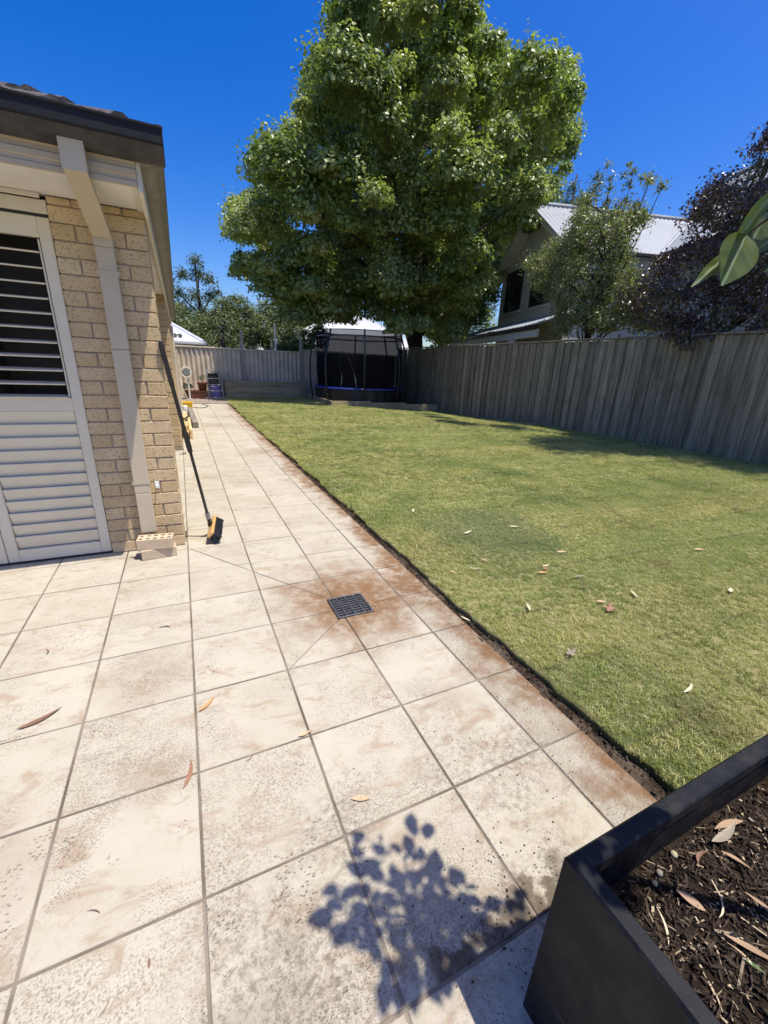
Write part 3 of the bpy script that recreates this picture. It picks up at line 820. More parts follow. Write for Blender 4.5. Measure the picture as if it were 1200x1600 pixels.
# ------------------------------------------------------------------ ground and patio
def ss(a, b, x):
    t = np.clip((np.asarray(x, float) - a) / (b - a), 0, 1)
    return t * t * (3 - 2 * t)
def dip(x, y):
    return -0.2 * ss(5, 9.2, x) * ss(7, 13, y)
_w = [(rng.uniform(-1, 1, 2) * f, rng.uniform(0, 6.28), f) for f in (1.2, 2.1, 3.5, 6, 9, 14, 22)]
def wob(x, y):
    r = 0
    for (k, ph, f) in _w:
        r = r + np.sin(np.asarray(x) * k[0] * 1.6 + np.asarray(y) * k[1] * 1.6 + ph) / (f ** 0.7)
    return r * 0.35

b = MB()
b.put([(-400, -400, -0.5), (400, -400, -0.5), (400, 400, -0.5), (-400, 400, -0.5)], [(0, 1, 2, 3)])
struct(b.build('ground', 'ground'))

patio = MB().box(-7.0, 1.415, -7.0, 14.42, -0.12, -0.0045).build('patio', 'grout')
struct(patio)

GAP = 0.004
def clip(poly, n, d):
    """keep the side n.p <= d"""
    out = []
    for i in range(len(poly)):
        p, q = poly[i], poly[(i + 1) % len(poly)]
        a, c = n[0] * p[0] + n[1] * p[1] - d, n[0] * q[0] + n[1] * q[1] - d
        if a <= 0:
            out.append(p)
        if a * c < 0:
            t = a / (a - c)
            out.append((p[0] + t * (q[0] - p[0]), p[1] + t * (q[1] - p[1])))
    return out
def inset(poly, c):
    cx = sum(p[0] for p in poly) / len(poly)
    cy = sum(p[1] for p in poly) / len(poly)
    res, n = [], len(poly)
    for i in range(n):
        p0, p1, p2 = Vector(poly[i - 1]), Vector(poly[i]), Vector(poly[(i + 1) % n])
        e1, e2 = (p1 - p0).normalized(), (p2 - p1).normalized()
        n1, n2 = Vector((-e1.y, e1.x)), Vector((-e2.y, e2.x))
        m = (n1 + n2)
        if m.length < 1e-6:
            m = n1
        m = m.normalized()
        res.append(tuple(p1 + m * c / max(0.35, m.dot(n1))))
    return res
def tile_mesh(poly):
    n = len(poly)
    top = inset(poly, 0.0022)
    vs = [(x, y, -0.012) for x, y in poly] + [(x, y, -0.0022) for x, y in poly] + [(x, y, 0.0) for x, y in top]
    fs = [tuple(range(2 * n, 3 * n))]
    for k in (0, 1):
        fs += [(k * n + i, k * n + (i + 1) % n, (k + 1) * n + (i + 1) % n, (k + 1) * n + i) for i in range(n)]
    me = bpy.data.meshes.new('tile')
    me.from_pydata(vs, [], fs)
    return me
_tm = {}
def add_tile(x0, x1, y0, y1, cuts=()):
    g = GAP
    w, h = x1 - x0 - 2 * g, y1 - y0 - 2 * g
    cx, cy = (x0 + x1) / 2, (y0 + y1) / 2
    base = [(-w / 2, -h / 2), (w / 2, -h / 2), (w / 2, h / 2), (-w / 2, h / 2)]
    polys = [base]
    for (p, q) in cuts:
        dx, dy = q[0] - p[0], q[1] - p[1]
        l = math.hypot(dx, dy)
        nx, ny = dy / l, -dx / l
        d = nx * (p[0] - cx) + ny * (p[1] - cy)
        new = []
        for po in polys:
            for res in (clip(po, (nx, ny), d - 0.0025), clip(po, (-nx, -ny), -d - 0.0025)):
                if len(res) > 2:
                    new.append(res)
        polys = new
    for po in polys:
        key = None if cuts else (round(w, 4), round(h, 4))
        me = _tm.get(key) if key else None
        if me is None:
            me = tile_mesh(po)
            if key:
                _tm[key] = me
        z = random.uniform(-0.0012, 0.0012)
        place('tile', me, 'tile', patio, loc=(cx, cy, z),
              rot=(random.uniform(-.0015, .0015), random.uniform(-.0015, .0015), 0 if cuts else random.uniform(-.002, .002)))
CUT1 = ((0.4, 0.795), (0.76, 1.105))
CUT2 = ((0.0, 2.425), (0.775, 1.335))
cutmap = {(1, 2): [CUT1], (0, 5): [CUT2], (0, 4): [CUT2], (1, 4): [CUT2], (1, 3): [CUT2]}
for j in range(-3, 36):
    for i in range(-5, 4):
        x0, x1 = i * 0.4, (i + 1) * 0.4
        y0, y1 = j * 0.4, (j + 1) * 0.4
        if i == 3:
            x1 = 1.425
        if j >= 6:
            if i < -1 or (i == -1 and j >= 16):
                continue
            if i == -1:
                if j == 6:
                    y0 = 2.86
                    continue
        if j == 35:
            y1 = 14.4
        if y1 - y0 < 0.1:
            continue
        add_tile(x0, x1, y0, y1, cutmap.get((i, j), ()))
for i in range(-5, 0):                                   # cut row under the shutter track
    add_tile(i * 0.4, (i + 1) * 0.4, 2.4, 2.56)

b = MB()                                                # unseen paving added behind the camera for warm bounce light, joined
for j in range(-17, 6):
    for i in range(-17, 4):
        if i >= -5 and j >= -3:
            continue
        x1 = 1.425 if i == 3 else (i + 1) * .4
        b.box(i * .4 + GAP, x1 - GAP, j * .4 + GAP, (j + 1) * .4 - GAP, -.012, random.uniform(-.001, .001))
stuff(b.build('paving', 'tile', patio))
# floor drain
t = thing('drain_grate', 'square black iron drain grate set in the stained paving', 'drain', (0.87, 1.21, 0))
M = Matrix.Translation((0.868, 1.212, 0)) @ Matrix.Rotation(0.0, 4, 'Z')
MB().box(-.106, .106, -.106, .106, 0.0014, 0.003, 0, M).build('shade_plate', 'pit', t)  # flat dark plate on the tile: shade between the bars as colour
b = MB()
h = 0.11
for (x0, x1, y0, y1) in ((-h, h, -h, -h + .012), (-h, h, h - .012, h), (-h, -h + .012, -h + .0125, h - .0125), (h - .012, h, -h + .0125, h - .0125)):
    b.box(x0, x1, y0, y1, 0.0, 0.011, 0.002, M)
b.build('frame', 'grate', t)
for k in range(3):
    x = -h + 0.22 * (k + 1) / 4
    MB().box(x - .005, x + .005, -h + .013, h - .013, 0.003, 0.0105, 0.0015, M).build('rib', 'grate', t)
for k in range(8):
    y = -h + 0.012 + 0.196 * (k + 0.5) / 8 + 0.0107
    if y < h - 0.014:
        for q in range(4):
            xa = -h + 0.22 * q / 4 + (0.0065 if q else 0.0135)
            xb = -h + 0.22 * (q + 1) / 4 - (0.0065 if q < 3 else 0.0135)
            Mb = M @ Matrix.Translation(((xa + xb) / 2, y, 0)) @ Matrix.Rotation(0.12, 4, 'Z')
            MB().box(-(xb - xa) / 2, (xb - xa) / 2, -.0042, .0042, 0.003, 0.0095, 0.001, Mb).build('bar', 'grate', t)

# ------------------------------------------------------------------ lawn, soil strip
ny, nx = 300, 90
ys = np.linspace(-3.2, 17.4, ny)
def edge_x(y):
    e = 1.478 + 0.011 * np.sin(y * 5.1) + 0.007 * np.sin(y * 23 + 1) + 0.006 * np.sin(y * 51 + 2) + 0.005 * np.sin(y * 97) + 0.05 * ss(10.8, 15.9, y) - 0.02 * ss(5, 8, y)
    return e + 0.035 * ss(0.3, -0.6, y)
xs = np.linspace(0, 1, nx) ** 1.3
V = np.zeros((ny, nx + 2, 3))
for i, y in enumerate(ys):
    x0 = float(edge_x(y))
    X = x0 + (9.2 - x0) * xs
    Z = 0.022 + 0.012 * wob(X, np.full(nx, y)) + dip(X, np.full(nx, y))
    V[i, 2:, 0], V[i, 2:, 1], V[i, 2:, 2] = X, y, Z
    V[i, 1] = (x0 - 0.003, y, Z[0] - 0.012)
    V[i, 0] = (x0 + 0.006, y, -0.06)
idx = np.arange(ny * (nx + 2)).reshape(ny, nx + 2)
F = np.stack([idx[:-1, :-1].ravel(), idx[:-1, 1:].ravel(), idx[1:, 1:].ravel(), idx[1:, :-1].ravel()], 1)
lawn = struct(place('lawn', mesh_np('lawn', V.reshape(-1, 3), F), 'turf'))

def grass_layer(name, ymin, ymax, dens, clump, xmin=None, xmax=9.15, blades=14, seed=1, length=0.03, width=0.0028):
    """one tuft mesh per variety, scattered over the turf with geometry nodes"""
    tufts = []
    for v in range(3):
        vs, fs = [], []
        for k in range(blades):
            a = random.uniform(0, 6.28)
            r = clump * math.sqrt(random.random())
            px, py = r * math.cos(a), r * math.sin(a)
            l = length * random.uniform(.5, 1.25)
            an = random.uniform(0, 6.28)
            lean = random.uniform(.15, 1.25)
            dx, dy = math.cos(an), math.sin(an)
            w = width * random.uniform(.7, 1.3)
            nxv, nyv = -dy * w / 2, dx * w / 2
            m = (px + dx * l * .35 * lean, py + dy * l * .35 * lean, l * .55)
            tp = (px + dx * l * .85 * lean, py + dy * l * .85 * lean, l * (1.0 - .4 * lean))
            q = len(vs)
            vs += [(px - nxv, py - nyv, -.004), (px + nxv, py + nyv, -.004), (m[0] + nxv * .8, m[1] + nyv * .8, m[2]), (m[0] - nxv * .8, m[1] - nyv * .8, m[2]), tp]
            fs += [(q, q + 1, q + 2, q + 3), (q + 3, q + 2, q + 4)]
        me = bpy.data.meshes.new('grass_tuft')
        me.from_pydata(vs, [], fs)
        me.materials.append(MAT['blade'])
        tufts.append(bpy.data.objects.new('grass_tuft', me))
    n1 = 60
    yy = np.linspace(ymin, ymax, n1)
    xx = np.linspace(0, 1, 40)
    VV = np.zeros((n1, 40, 3))
    for i, y in enumerate(yy):
        x0 = (float(edge_x(y)) - 0.004) if xmin is None else xmin
        X = x0 + (xmax - x0) * xx
        VV[i, :, 0], VV[i, :, 1] = X, y
        VV[i, :, 2] = 0.022 + 0.012 * wob(X, np.full(40, y)) + dip(X, np.full(40, y))
    id2 = np.arange(n1 * 40).reshape(n1, 40)
    FF = np.stack([id2[:-1, :-1].ravel(), id2[:-1, 1:].ravel(), id2[1:, 1:].ravel(), id2[1:, :-1].ravel()], 1)
    o = place(name, mesh_np(name, VV.reshape(-1, 3), FF), 'blade')
    ng = bpy.data.node_groups.new(name, 'GeometryNodeTree')
    ng.interface.new_socket('Geometry', in_out='INPUT', socket_type='NodeSocketGeometry')
    ng.interface.new_socket('Geometry', in_out='OUTPUT', socket_type='NodeSocketGeometry')
    nd, ln = ng.nodes, ng.links
    gi, go = nd.new('NodeGroupInput'), nd.new('NodeGroupOutput')
    ds = nd.new('GeometryNodeDistributePointsOnFaces')
    ds.inputs['Density'].default_value = dens
    ds.inputs['Seed'].default_value = seed
    ln.new(gi.outputs[0], ds.inputs['Mesh'])
    ji = nd.new('GeometryNodeJoinGeometry')
    for tf in tufts:
        oi = nd.new('GeometryNodeObjectInfo')
        oi.inputs['Object'].default_value = tf
        oi.inputs['As Instance'].default_value = True
        ln.new(oi.outputs['Geometry'], ji.inputs[0])
    ip = nd.new('GeometryNodeInstanceOnPoints')
    ip.inputs['Pick Instance'].default_value = True
    ln.new(ds.outputs['Points'], ip.inputs['Points'])
    ln.new(ji.outputs[0], ip.inputs['Instance'])
    rv = nd.new('FunctionNodeRandomValue')
    rv.data_type = 'FLOAT_VECTOR'
    rv.inputs[0].default_value = (-.12, -.12, 0)
    rv.inputs[1].default_value = (.12, .12, 6.283)
    ln.new(rv.outputs[0], ip.inputs['Rotation'])
    rs = nd.new('FunctionNodeRandomValue')
    rs.data_type = 'FLOAT'
    rs.inputs[2].default_value = 0.65
    rs.inputs[3].default_value = 1.3
    ln.new(rs.outputs[1], ip.inputs['Scale'])
    ln.new(ip.outputs[0], go.inputs[0])
    md = o.modifiers.new('scatter', 'NODES')
    md.node_group = ng
    stuff(o)
    return o
grass_layer('grass', -1.2, 2.6, 2600, 0.016, blades=12, seed=1, length=0.023, width=0.0025, xmax=6.5)
grass_layer('grass', 2.6, 6.5, 900, 0.03, blades=18, seed=2, length=0.03, width=0.0036)
grass_layer('grass', -1.2, 2.6, 700, 0.03, xmin=6.5, blades=14, seed=4, length=0.03, width=0.0036)
grass_layer('grass', -3.1, -1.2, 900, 0.03, blades=14, seed=6, length=0.03, width=0.0036)
grass_layer('grass', 6.5, 13.4, 330, 0.05, blades=22, seed=3, length=0.032, width=0.006)
grass_layer('grass', 13.4, 16.7, 300, 0.05, xmax=4.7, blades=20, seed=5, length=0.034, width=0.006)

# bare soil strip between the tiles and the turf
n1 = 420
yy = np.linspace(-3.2, 14.5, n1)
xx = np.linspace(1.39, 1.62, 14)
VV = np.zeros((n1, 14, 3))
for i, y in enumerate(yy):
    VV[i, :, 0], VV[i, :, 1] = xx, y
VV[..., 2] = -0.011 + rng.normal(size=(n1, 14)) * 0.0028 + 0.006 * wob(VV[..., 0] * 4, VV[..., 1] * 4)
VV[..., 2] += 0.011 * np.clip(1 - np.abs(VV[..., 0] - 1.415) / 0.03, 0, 1) * (wob(VV[..., 1] * 3, VV[..., 0]) > 0.1)
id2 = np.arange(n1 * 14).reshape(n1, 14)
FF = np.stack([id2[:-1, :-1].ravel(), id2[:-1, 1:].ravel(), id2[1:, 1:].ravel(), id2[1:, :-1].ravel()], 1)
struct(place('soil_strip', mesh_np('soil_strip', VV.reshape(-1, 3), FF), 'soil', smooth=True))
struct(MB().box(-0.4, 1.72, 14.43, 17.3, -0.1, 0.012).build('garden_bed', simple('pale_gravelly_soil', (0.26, 0.21, 0.165), 0.95, 0.3, 8, 0.1, 0, 0.8, 40)))

def crumbs(name, n, fx, mat, rmin, rmax, flat=0.7):
    vs, fs = [], []
    for k in range(n):
        x, y, z = fx()
        r = random.uniform(rmin, rmax)
        q = len(vs)
        for d in ((1, 0, 0), (-1, 0, 0), (0, 1, 0), (0, -1, 0), (0, 0, 1), (0, 0, -1)):
            s_ = r * random.uniform(.6, 1.25)
            vs.append((x + d[0] * s_, y + d[1] * s_, z + d[2] * s_ * flat))
        for a in ((0, 2, 4), (2, 1, 4), (1, 3, 4), (3, 0, 4), (2, 0, 5), (1, 2, 5), (3, 1, 5), (0, 3, 5)):
            fs.append(tuple(q + i for i in a))
    me = bpy.data.meshes.new(name)
    me.from_pydata(vs, [], fs)
    return stuff(place(name, me, mat))
def f_edge():
    y = random.uniform(-.4, 5) if random.random() < .7 else random.uniform(5, 14)
    return random.uniform(1.425, float(edge_x(y)) + 0.012), y, random.uniform(-.008, .006)
crumbs('soil_crumbs', 2600, f_edge, 'soil', .002, .008)
def f_tile():
    m = random.random()
    if m < .45:
        return random.gauss(.95, .2), random.gauss(-.05, .2), .001
    if m < .8:
        return random.gauss(.72, .12), random.gauss(-.36, .07), .001
    return random.gauss(1.33, .06), random.uniform(-.2, 2.5), .001
crumbs('soil_flecks', 260, f_tile, 'soil', .0012, .0042, .5)
crumbs('stones', 260, lambda: (random.uniform(-.05, 1.7), random.uniform(14.45, 16.9), .018), simple('garden_stone', (0.36, 0.31, 0.26), .9, .25, 30), .012, .04)

# ------------------------------------------------------------------ the brick house at the left
house = thing('brick_house', 'cream brick house with dark gutter and white shutters beside the patio', 'house', (-0.5, 2.5, 0))
CH = 0.0862
JT = 0.0075
def jit_box(lx, ly, lz, c=0.0032):
    vs, fs = chamfer_box(-lx / 2, lx / 2, -ly / 2, ly / 2, -lz / 2, lz / 2, c)
    vs = [tuple(a + random.uniform(-.0012, .0012) for a in q) for q in vs]
    me = bpy.data.meshes.new('brick')
    me.from_pydata(vs, [], fs)
    return me
_bm = {}
def brick(parent, x0, x1, y0, y1, z0, z1):
    key = (round(x1 - x0, 3), round(y1 - y0, 3), round(z1 - z0, 3))
    if key not in _bm:
        _bm[key] = [jit_box(*key) for _ in range(3)]
    place('brick', random.choice(_bm[key]), 'brick', parent,
          loc=((x0 + x1) / 2 + random.uniform(-.0015, .0015), (y0 + y1) / 2 + random.uniform(-.0015, .0015), (z0 + z1) / 2))
PX0, PX1, PY0, PY1 = -0.495, -0.015, 2.496, 2.846
pier = MB().box(PX0 + .007, PX1 - .007, PY0 + .007, PY1 - .007, -.01, 2.19).build('pier', 'mortar', house)
for k in range(26):
    z0, z1 = k * CH + 0.004, (k + 1) * CH - 0.0035
    z1 = min(z1, 2.193)
    if z1 - z0 < .02:
        continue
    if k % 2 == 0:
        xm = (PX0 + PX1) / 2
        brick(pier, PX0, xm - JT / 2, PY0, PY0 + .11, z0, z1)
        brick(pier, xm + JT / 2, PX1, PY0, PY0 + .11, z0, z1)
        brick(pier, PX1 - .11, PX1, PY0 + .12, PY1, z0, z1)
    else:
        brick(pier, PX0, PX0 + .11, PY0, PY0 + .23, z0, z1)
        brick(pier, PX0 + .12, PX1 - .12, PY0, PY0 + .11, z0, z1)
        brick(pier, PX1 - .11, PX1, PY0, PY0 + .23, z0, z1)
        brick(pier, PX1 - .11, PX1, PY0 + .24, PY1, z0, z1)
WY, WX = 6.717, -0.011
wall = MB().box(-0.9, WX - .006, WY + .006, 11.4, -.01, 2.24).build('wall', 'mortar', house)
for k in range(26):
    z0, z1 = k * CH + 0.004, min((k + 1) * CH - 0.0035, 2.235)
    if z1 - z0 < .02:
        continue
    e = WX if k % 2 else WX
    xs_ = [WX, WX - .24, WX - .48] if k % 2 == 0 else [WX, WX - .12, WX - .36, WX - .48]
    for a, c_ in zip(xs_[:-1], xs_[1:]):
        brick(wall, c_ + JT / 2 if c_ > WX - .47 else c_, a - (JT / 2 if a < WX else 0), WY, WY + .11, z0, z1)
b = MB()                                               # flank courses seen edge on
for k in range(26):
    z0, z1 = k * CH + 0.004, min((k + 1) * CH - 0.0035, 2.235)
    y = WY + (.12 if k % 2 == 0 else .24)
    if k % 2:
        b.box(WX - .11, WX, WY + .12, WY + .23, z0, z1)
    while y < 11.3:
        b.box(WX - .11, WX, y, min(y + .23, 11.4), z0, z1)
        y += .24
stuff(b.build('brick_courses', 'brick', wall))
b = MB()                                               # recessed wall between pier and far wing
for k in range(26):
    z0, z1 = k * CH + 0.004, min((k + 1) * CH - 0.0035, 2.235)
    y = 2.86 + (.0 if k % 2 == 0 else .12)
    while y < 6.68:
        b.box(-.91, -.80, y, min(y + .23, 6.70), z0, z1)
        y += .24
rw = MB().box(-.905, -.807, 2.86, 6.71, 0, 2.24).build('recessed_wall', 'mortar', house)
stuff(b.build('brick_courses', 'brick', rw))
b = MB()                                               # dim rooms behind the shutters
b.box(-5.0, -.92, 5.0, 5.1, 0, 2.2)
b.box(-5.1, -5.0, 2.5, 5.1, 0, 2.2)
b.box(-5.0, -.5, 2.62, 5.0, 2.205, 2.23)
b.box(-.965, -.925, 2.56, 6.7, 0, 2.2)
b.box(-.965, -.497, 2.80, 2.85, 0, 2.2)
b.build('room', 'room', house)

# shutters: hinged louvred panels
def shutter(x1, x0):
    p = MB()
    yf, yb = 2.506, 2.545
    p.box(x1 - .062, x1, yf, yb, .018, 2.088, .004)
    p.box(x0, x0 + .062, yf, yb, .018, 2.088, .004)
    for (z0, z1) in ((.018, .1), (1.018, 1.10), (1.985, 2.088)):
        p.box(x0 + .0622, x1 - .0622, yf + .001, yb - .001, z0, z1, .003)
    fr = p.build('shutter_panel', 'shutter', house)
    a, c_ = x0 + .064, x1 - .064
    n = 11
    for k in range(n):                                   # closed blades, overlapping
        z = .108 + (.906 - .0) * (k + .5) / n
        Mx = Matrix.Translation(((a + c_) / 2, 2.524, z)) @ Matrix.Rotation(math.radians(-74), 4, 'X')
        MB().box(-(c_ - a) / 2, (c_ - a) / 2, -.047, .047, -.0045, .0045, .003, Mx).build('louver', 'shutter', fr)
    n = 11
    for k in range(n):                                   # open blades seen edge on
        z = 1.103 + .0805 * k + .0
        Mx = Matrix.Translation(((a + c_) / 2, 2.53, z + .004)) @ Matrix.Rotation(math.radians(8), 4, 'X')
        MB().box(-(c_ - a) / 2, (c_ - a) / 2 - .012, -.042, .042, -.0045, .0045, .003, Mx).build('louver', 'shutter', fr)
    MB().box(c_ - .0115, c_ - .002, 2.508, 2.52, 1.104, 1.975, .002).build('tilt_rod', 'shutter', fr)
shutter(-.4985, -1.09)
shutter(-1.094, -1.686)
shutter(-1.69, -2.282)
MB().box(-3.0, -.4985, 2.5, 2.56, 2.105, 2.172, .003).build('shutter_head', 'cream_paint', house)
MB().box(-3.0, -.4985, 2.516, 2.57, 2.0885, 2.1045).build('head_track', 'dark_trim', house)
MB().box(-3.0, -.4985, 2.512, 2.56, .002, .017).build('floor_track', 'dark_trim', house)

# eaves
MB().box(-4.5, -.045, 2.056, 2.56, 2.2, 2.212).build('soffit', 'soffit', house)
MB().box(-4.5, -.52, 2.4805, 2.4945, 2.1745, 2.1985, .003).build('soffit_bead', 'cream_paint', house)
prof = [(2.056, 2.185), (2.056, 2.34), (2.036, 2.34), (2.036, 2.288), (2.042, 2.283), (2.042, 2.262), (2.034, 2.257), (2.034, 2.232),
        (2.042, 2.227), (2.042, 2.212), (2.036, 2.206), (2.036, 2.185)]
MB().sweep(prof, 'x', -4.5, -.012).build('fascia', 'taupe_trim', house)
gp = [(2.035, 2.40), (2.035, 2.292), (2.0, 2.288), (1.95, 2.306), (1.918, 2.328), (1.905, 2.336), (1.9, 2.345), (1.9, 2.398), (1.893, 2.402), (1.893, 2.410),
      (1.906, 2.412), (1.909, 2.35), (1.95, 2.318), (2.029, 2.30), (2.029, 2.40)]
MB().sweep(gp, 'x', -4.5, .1262).build('gutter', 'gutter', house)
MB().put([(x, y, z - .0015) for x in (-4.5, .1255) for (y, z) in gp[1:6]], [(k, k + 1, 6 + k, 5 + k) for k in range(4)]).build('gutter_base', 'gutter_base_grey', house)  # separate paler sheet just under the gutter profile
# flank eave: narrow fascia and gutter running to the back
gx = [(.012, 2.40), (.012, 2.292), (.04, 2.288), (.08, 2.306), (.108, 2.328), (.117, 2.336), (.1195, 2.345), (.1195, 2.398), (.126, 2.402), (.126, 2.410),
      (.113, 2.412), (.110, 2.35), (.08, 2.318), (.018, 2.30), (.018, 2.40)]
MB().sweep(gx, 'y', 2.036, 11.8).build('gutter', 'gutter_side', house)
MB().box(-.012, .0115, 2.045, 11.7, 2.165, 2.34, .003).build('fascia', 'cream_paint', house)
MB().box(-.3, -.0125, 2.57, 11.6, 2.2405, 2.252).build('soffit', 'soffit', house)
MB().box(-.044, -.0125, 2.058, 2.57, 2.19, 2.212).build('eave_end', 'cream_paint', house)

MB().sweep(gp[:10] + [(1.906, 2.412), (2.029, 2.402)], 'x', .1264, .129).build('gutter_end', 'gutter', house)
# roof: hipped, dark concrete tiles along the visible eave
pitch = math.radians(22)
def roof_uv(x, s_):                                    # s_ up the front slope from the eave
    return Vector((x, 1.955 + s_ * math.cos(pitch), 2.408 + s_ * math.sin(pitch)))
b = MB()
H = 2.2
b.put([(.08, 1.99, 2.40), (-4.5, 1.99, 2.40), (-4.5, 1.99 + H, 2.40 + H * math.tan(pitch)), (.08 - H, 1.99 + H, 2.40 + H * math.tan(pitch)), (.08, 11.75, 2.40),
       (.08 - H, 11.75, 2.40 + H * math.tan(pitch))], [(0, 3, 2, 1), (0, 4, 5, 3)])
roof = b.build('roof', 'roof_tile', house)
def tile_profile(u):
    return .026 * math.exp(-((u - .2) / .16) ** 2 * 4) + .026 * math.exp(-((u - .95) / .2) ** 2 * 4) - .004
TW, TL, TT = .30, .36, .022
nseg = 12
vs, fs = [], []
for i in range(nseg + 1):
    u = i / nseg
    zt = tile_profile(u)
    for (s_, off) in ((0, 0), (0, -TT), (TL, -.02), (TL, -.02 - TT)):
        vs.append((u * TW * 1.03, s_ * math.cos(pitch) - off * 0, zt + off + s_ * math.sin(pitch)))
for i in range(nseg):
    q, w = i * 4, (i + 1) * 4
    fs += [(q, w, w + 2, q + 2), (q + 1, q + 3, w + 3, w + 1), (q, q + 1, w + 1, w)]
fs += [(0, 2, 3, 1), (nseg * 4, nseg * 4 + 1, nseg * 4 + 3, nseg * 4 + 2)]
tme = bpy.data.meshes.new('roof_tile')
tme.from_pydata(vs, [], fs)
for row in range(4):
    for k in range(10):
        x = -.03 - .3 * row - TW * k - (.15 if row % 2 else 0) - TW * .5
        q = roof_uv(x, row * .31)
        place('roof_tile', tme, 'roof_tile', roof, loc=(q.x + random.uniform(-.004, .004), q.y + random.uniform(-.006, .006), q.z + .010 + row * .012), rot=(0, 0, random.uniform(-.012, .012)))
for k in range(0, 7):                                     # hip capping
    s0, s1 = k * .36, k * .36 + .4
    d = Vector((-1, 1, math.tan(pitch)))
    p0 = Vector((-.05, 2.07, 2.40)) + d * (s0 / 1.45)
    p1 = Vector((-.05, 2.07, 2.388)) + d * (s1 / 1.45)
    MB().tube([p0, p1], [.092, .08], 12).build('hip_tile', 'roof_tile', roof)

# downpipe: drop from the gutter, offset back to the wall, then down
def rect_pipe(pts, hw, hd):
    vs, fs = [], []
    for (x, y, z, n) in pts:
        ny_, nz_ = n
        for (a, c_) in ((-1, -1), (1, -1), (1, 1), (-1, 1)):
            vs.append((x + a * hw, y + c_ * hd * ny_, z + c_ * hd * nz_))
    for i in range(len(pts) - 1):
        for k in range(4):
            fs.append((i * 4 + k, i * 4 + (k + 1) % 4, i * 4 + 4 + (k + 1) % 4, i * 4 + 4 + k))
    fs += [(3, 2, 1, 0), tuple(len(pts) * 4 - 4 + k for k in range(4))]
    return vs, fs
dp = [(-.263, 1.985, 2.305, (1, 0)), (-.263, 1.985, 2.19, (.93, .3)), (-.243, 2.447, 2.00, (.93, .3)), (-.243, 2.464, 1.985, (1, 0)), (-.240, 2.464, .16, (1, 0))]
b = MB()
b.put(*rect_pipe(dp[:2], .05, .03))
b.put(*rect_pipe([(-.263, 1.985, 2.192, (.93, .3)), (-.243, 2.452, 2.02, (.93, .3))], .048, .029))
pipe = b.build('downpipe', 'pipe', house)
MB().box(-.293, -.193, 2.435, 2.494, 1.97, 2.035, .003).build('elbow', 'pipe', pipe)
for (z0, z1) in ((1.405, 1.9695), (.455, 1.4035), (.155, .4535)):
    MB().box(-.291, -.193, 2.438, 2.4935, z0, z1, .004).build('pipe_length', 'pipe', pipe)
for z in (1.82, .52):
    MB().box(-.302, -.184, 2.4345, 2.437, z, z + .022).build('strap', 'pipe', pipe)
b = MB()
b.tube([(-.15, 2.497, .5), (-.15, 2.476, .5), (-.15, 2.468, .49), (-.15, 2.468, .475)], .004, 6)
b.box(-.165, -.135, 2.489, 2.4955, .47, .52, .002)
b.build('wall_hook', 'white_plastic', house)

# two loose bricks by the pier
def holed_brick(name, label, M, holes):
    L_, W_, H_ = .226, .108, .074
    b = MB(M)
    if not holes:
        b.box(-L_ / 2, L_ / 2, -W_ / 2, W_ / 2, 0, H_, .004)
        o = b.build(name, 'loose_brick')
    else:
        nxh, nyh = 5, 2
        cw, chh = L_ / nxh, W_ / nyh
        r = .0145
        for zt, flip in ((H_, 0), (0, 1)):
            for i in range(nxh):
                for j in range(nyh):
                    cx, cy = -L_ / 2 + cw * (i + .5), -W_ / 2 + chh * (j + .5)
                    vs = []
                    for k in range(16):
                        a = 2 * math.pi * k / 16
                        vs.append((cx + r * math.cos(a), cy + r * math.sin(a), zt))
                    for k in range(16):
                        a = 2 * math.pi * k / 16
                        m_ = max(abs(math.cos(a)), abs(math.sin(a)))
                        vs.append((cx + cw / 2 * max(-1, min(1, math.cos(a) / m_)), cy + chh / 2 * max(-1, min(1, math.sin(a) / m_)), zt))
                    b.put(vs, [(k, (k + 1) % 16, 16 + (k + 1) % 16, 16 + k) for k in range(16)])
                    if not flip:
                        vs = [(cx + r * math.cos(2 * math.pi * k / 16), cy + r * math.sin(2 * math.pi * k / 16), z) for z in (H_, .008) for k in range(16)]
                        b.put(vs, [(k, (k + 1) % 16, 16 + (k + 1) % 16, 16 + k) for k in range(16)])
                        b.put([(cx + r * math.cos(2 * math.pi * k / 16), cy + r * math.sin(2 * math.pi * k / 16), .008) for k in range(16)], [tuple(range(16))])
        b.put([(-L_ / 2, -W_ / 2, 0), (L_ / 2, -W_ / 2, 0), (L_ / 2, W_ / 2, 0), (-L_ / 2, W_ / 2, 0), (-L_ / 2, -W_ / 2, H_), (L_ / 2, -W_ / 2, H_), (L_ / 2, W_ / 2, H_), (-L_ / 2, W_ / 2, H_)],
              [(0, 1, 5, 4), (1, 2, 6, 5), (2, 3, 7, 6), (3, 0, 4, 7)])
        o = b.build(name, 'loose_brick')
    return tag(o, label, 'brick', 'loose bricks stacked by the pier')
holed_brick('loose_brick', 'lower cream brick lying on the paving under the holed brick', Matrix.Translation((-.188, 2.352, .001)) @ Matrix.Rotation(.10, 4, 'Z'), False)
holed_brick('loose_brick', 'cream brick with ten holes lying on top of another brick', Matrix.Translation((-.198, 2.348, .0765)) @ Matrix.Rotation(-.10, 4, 'Z'), True)

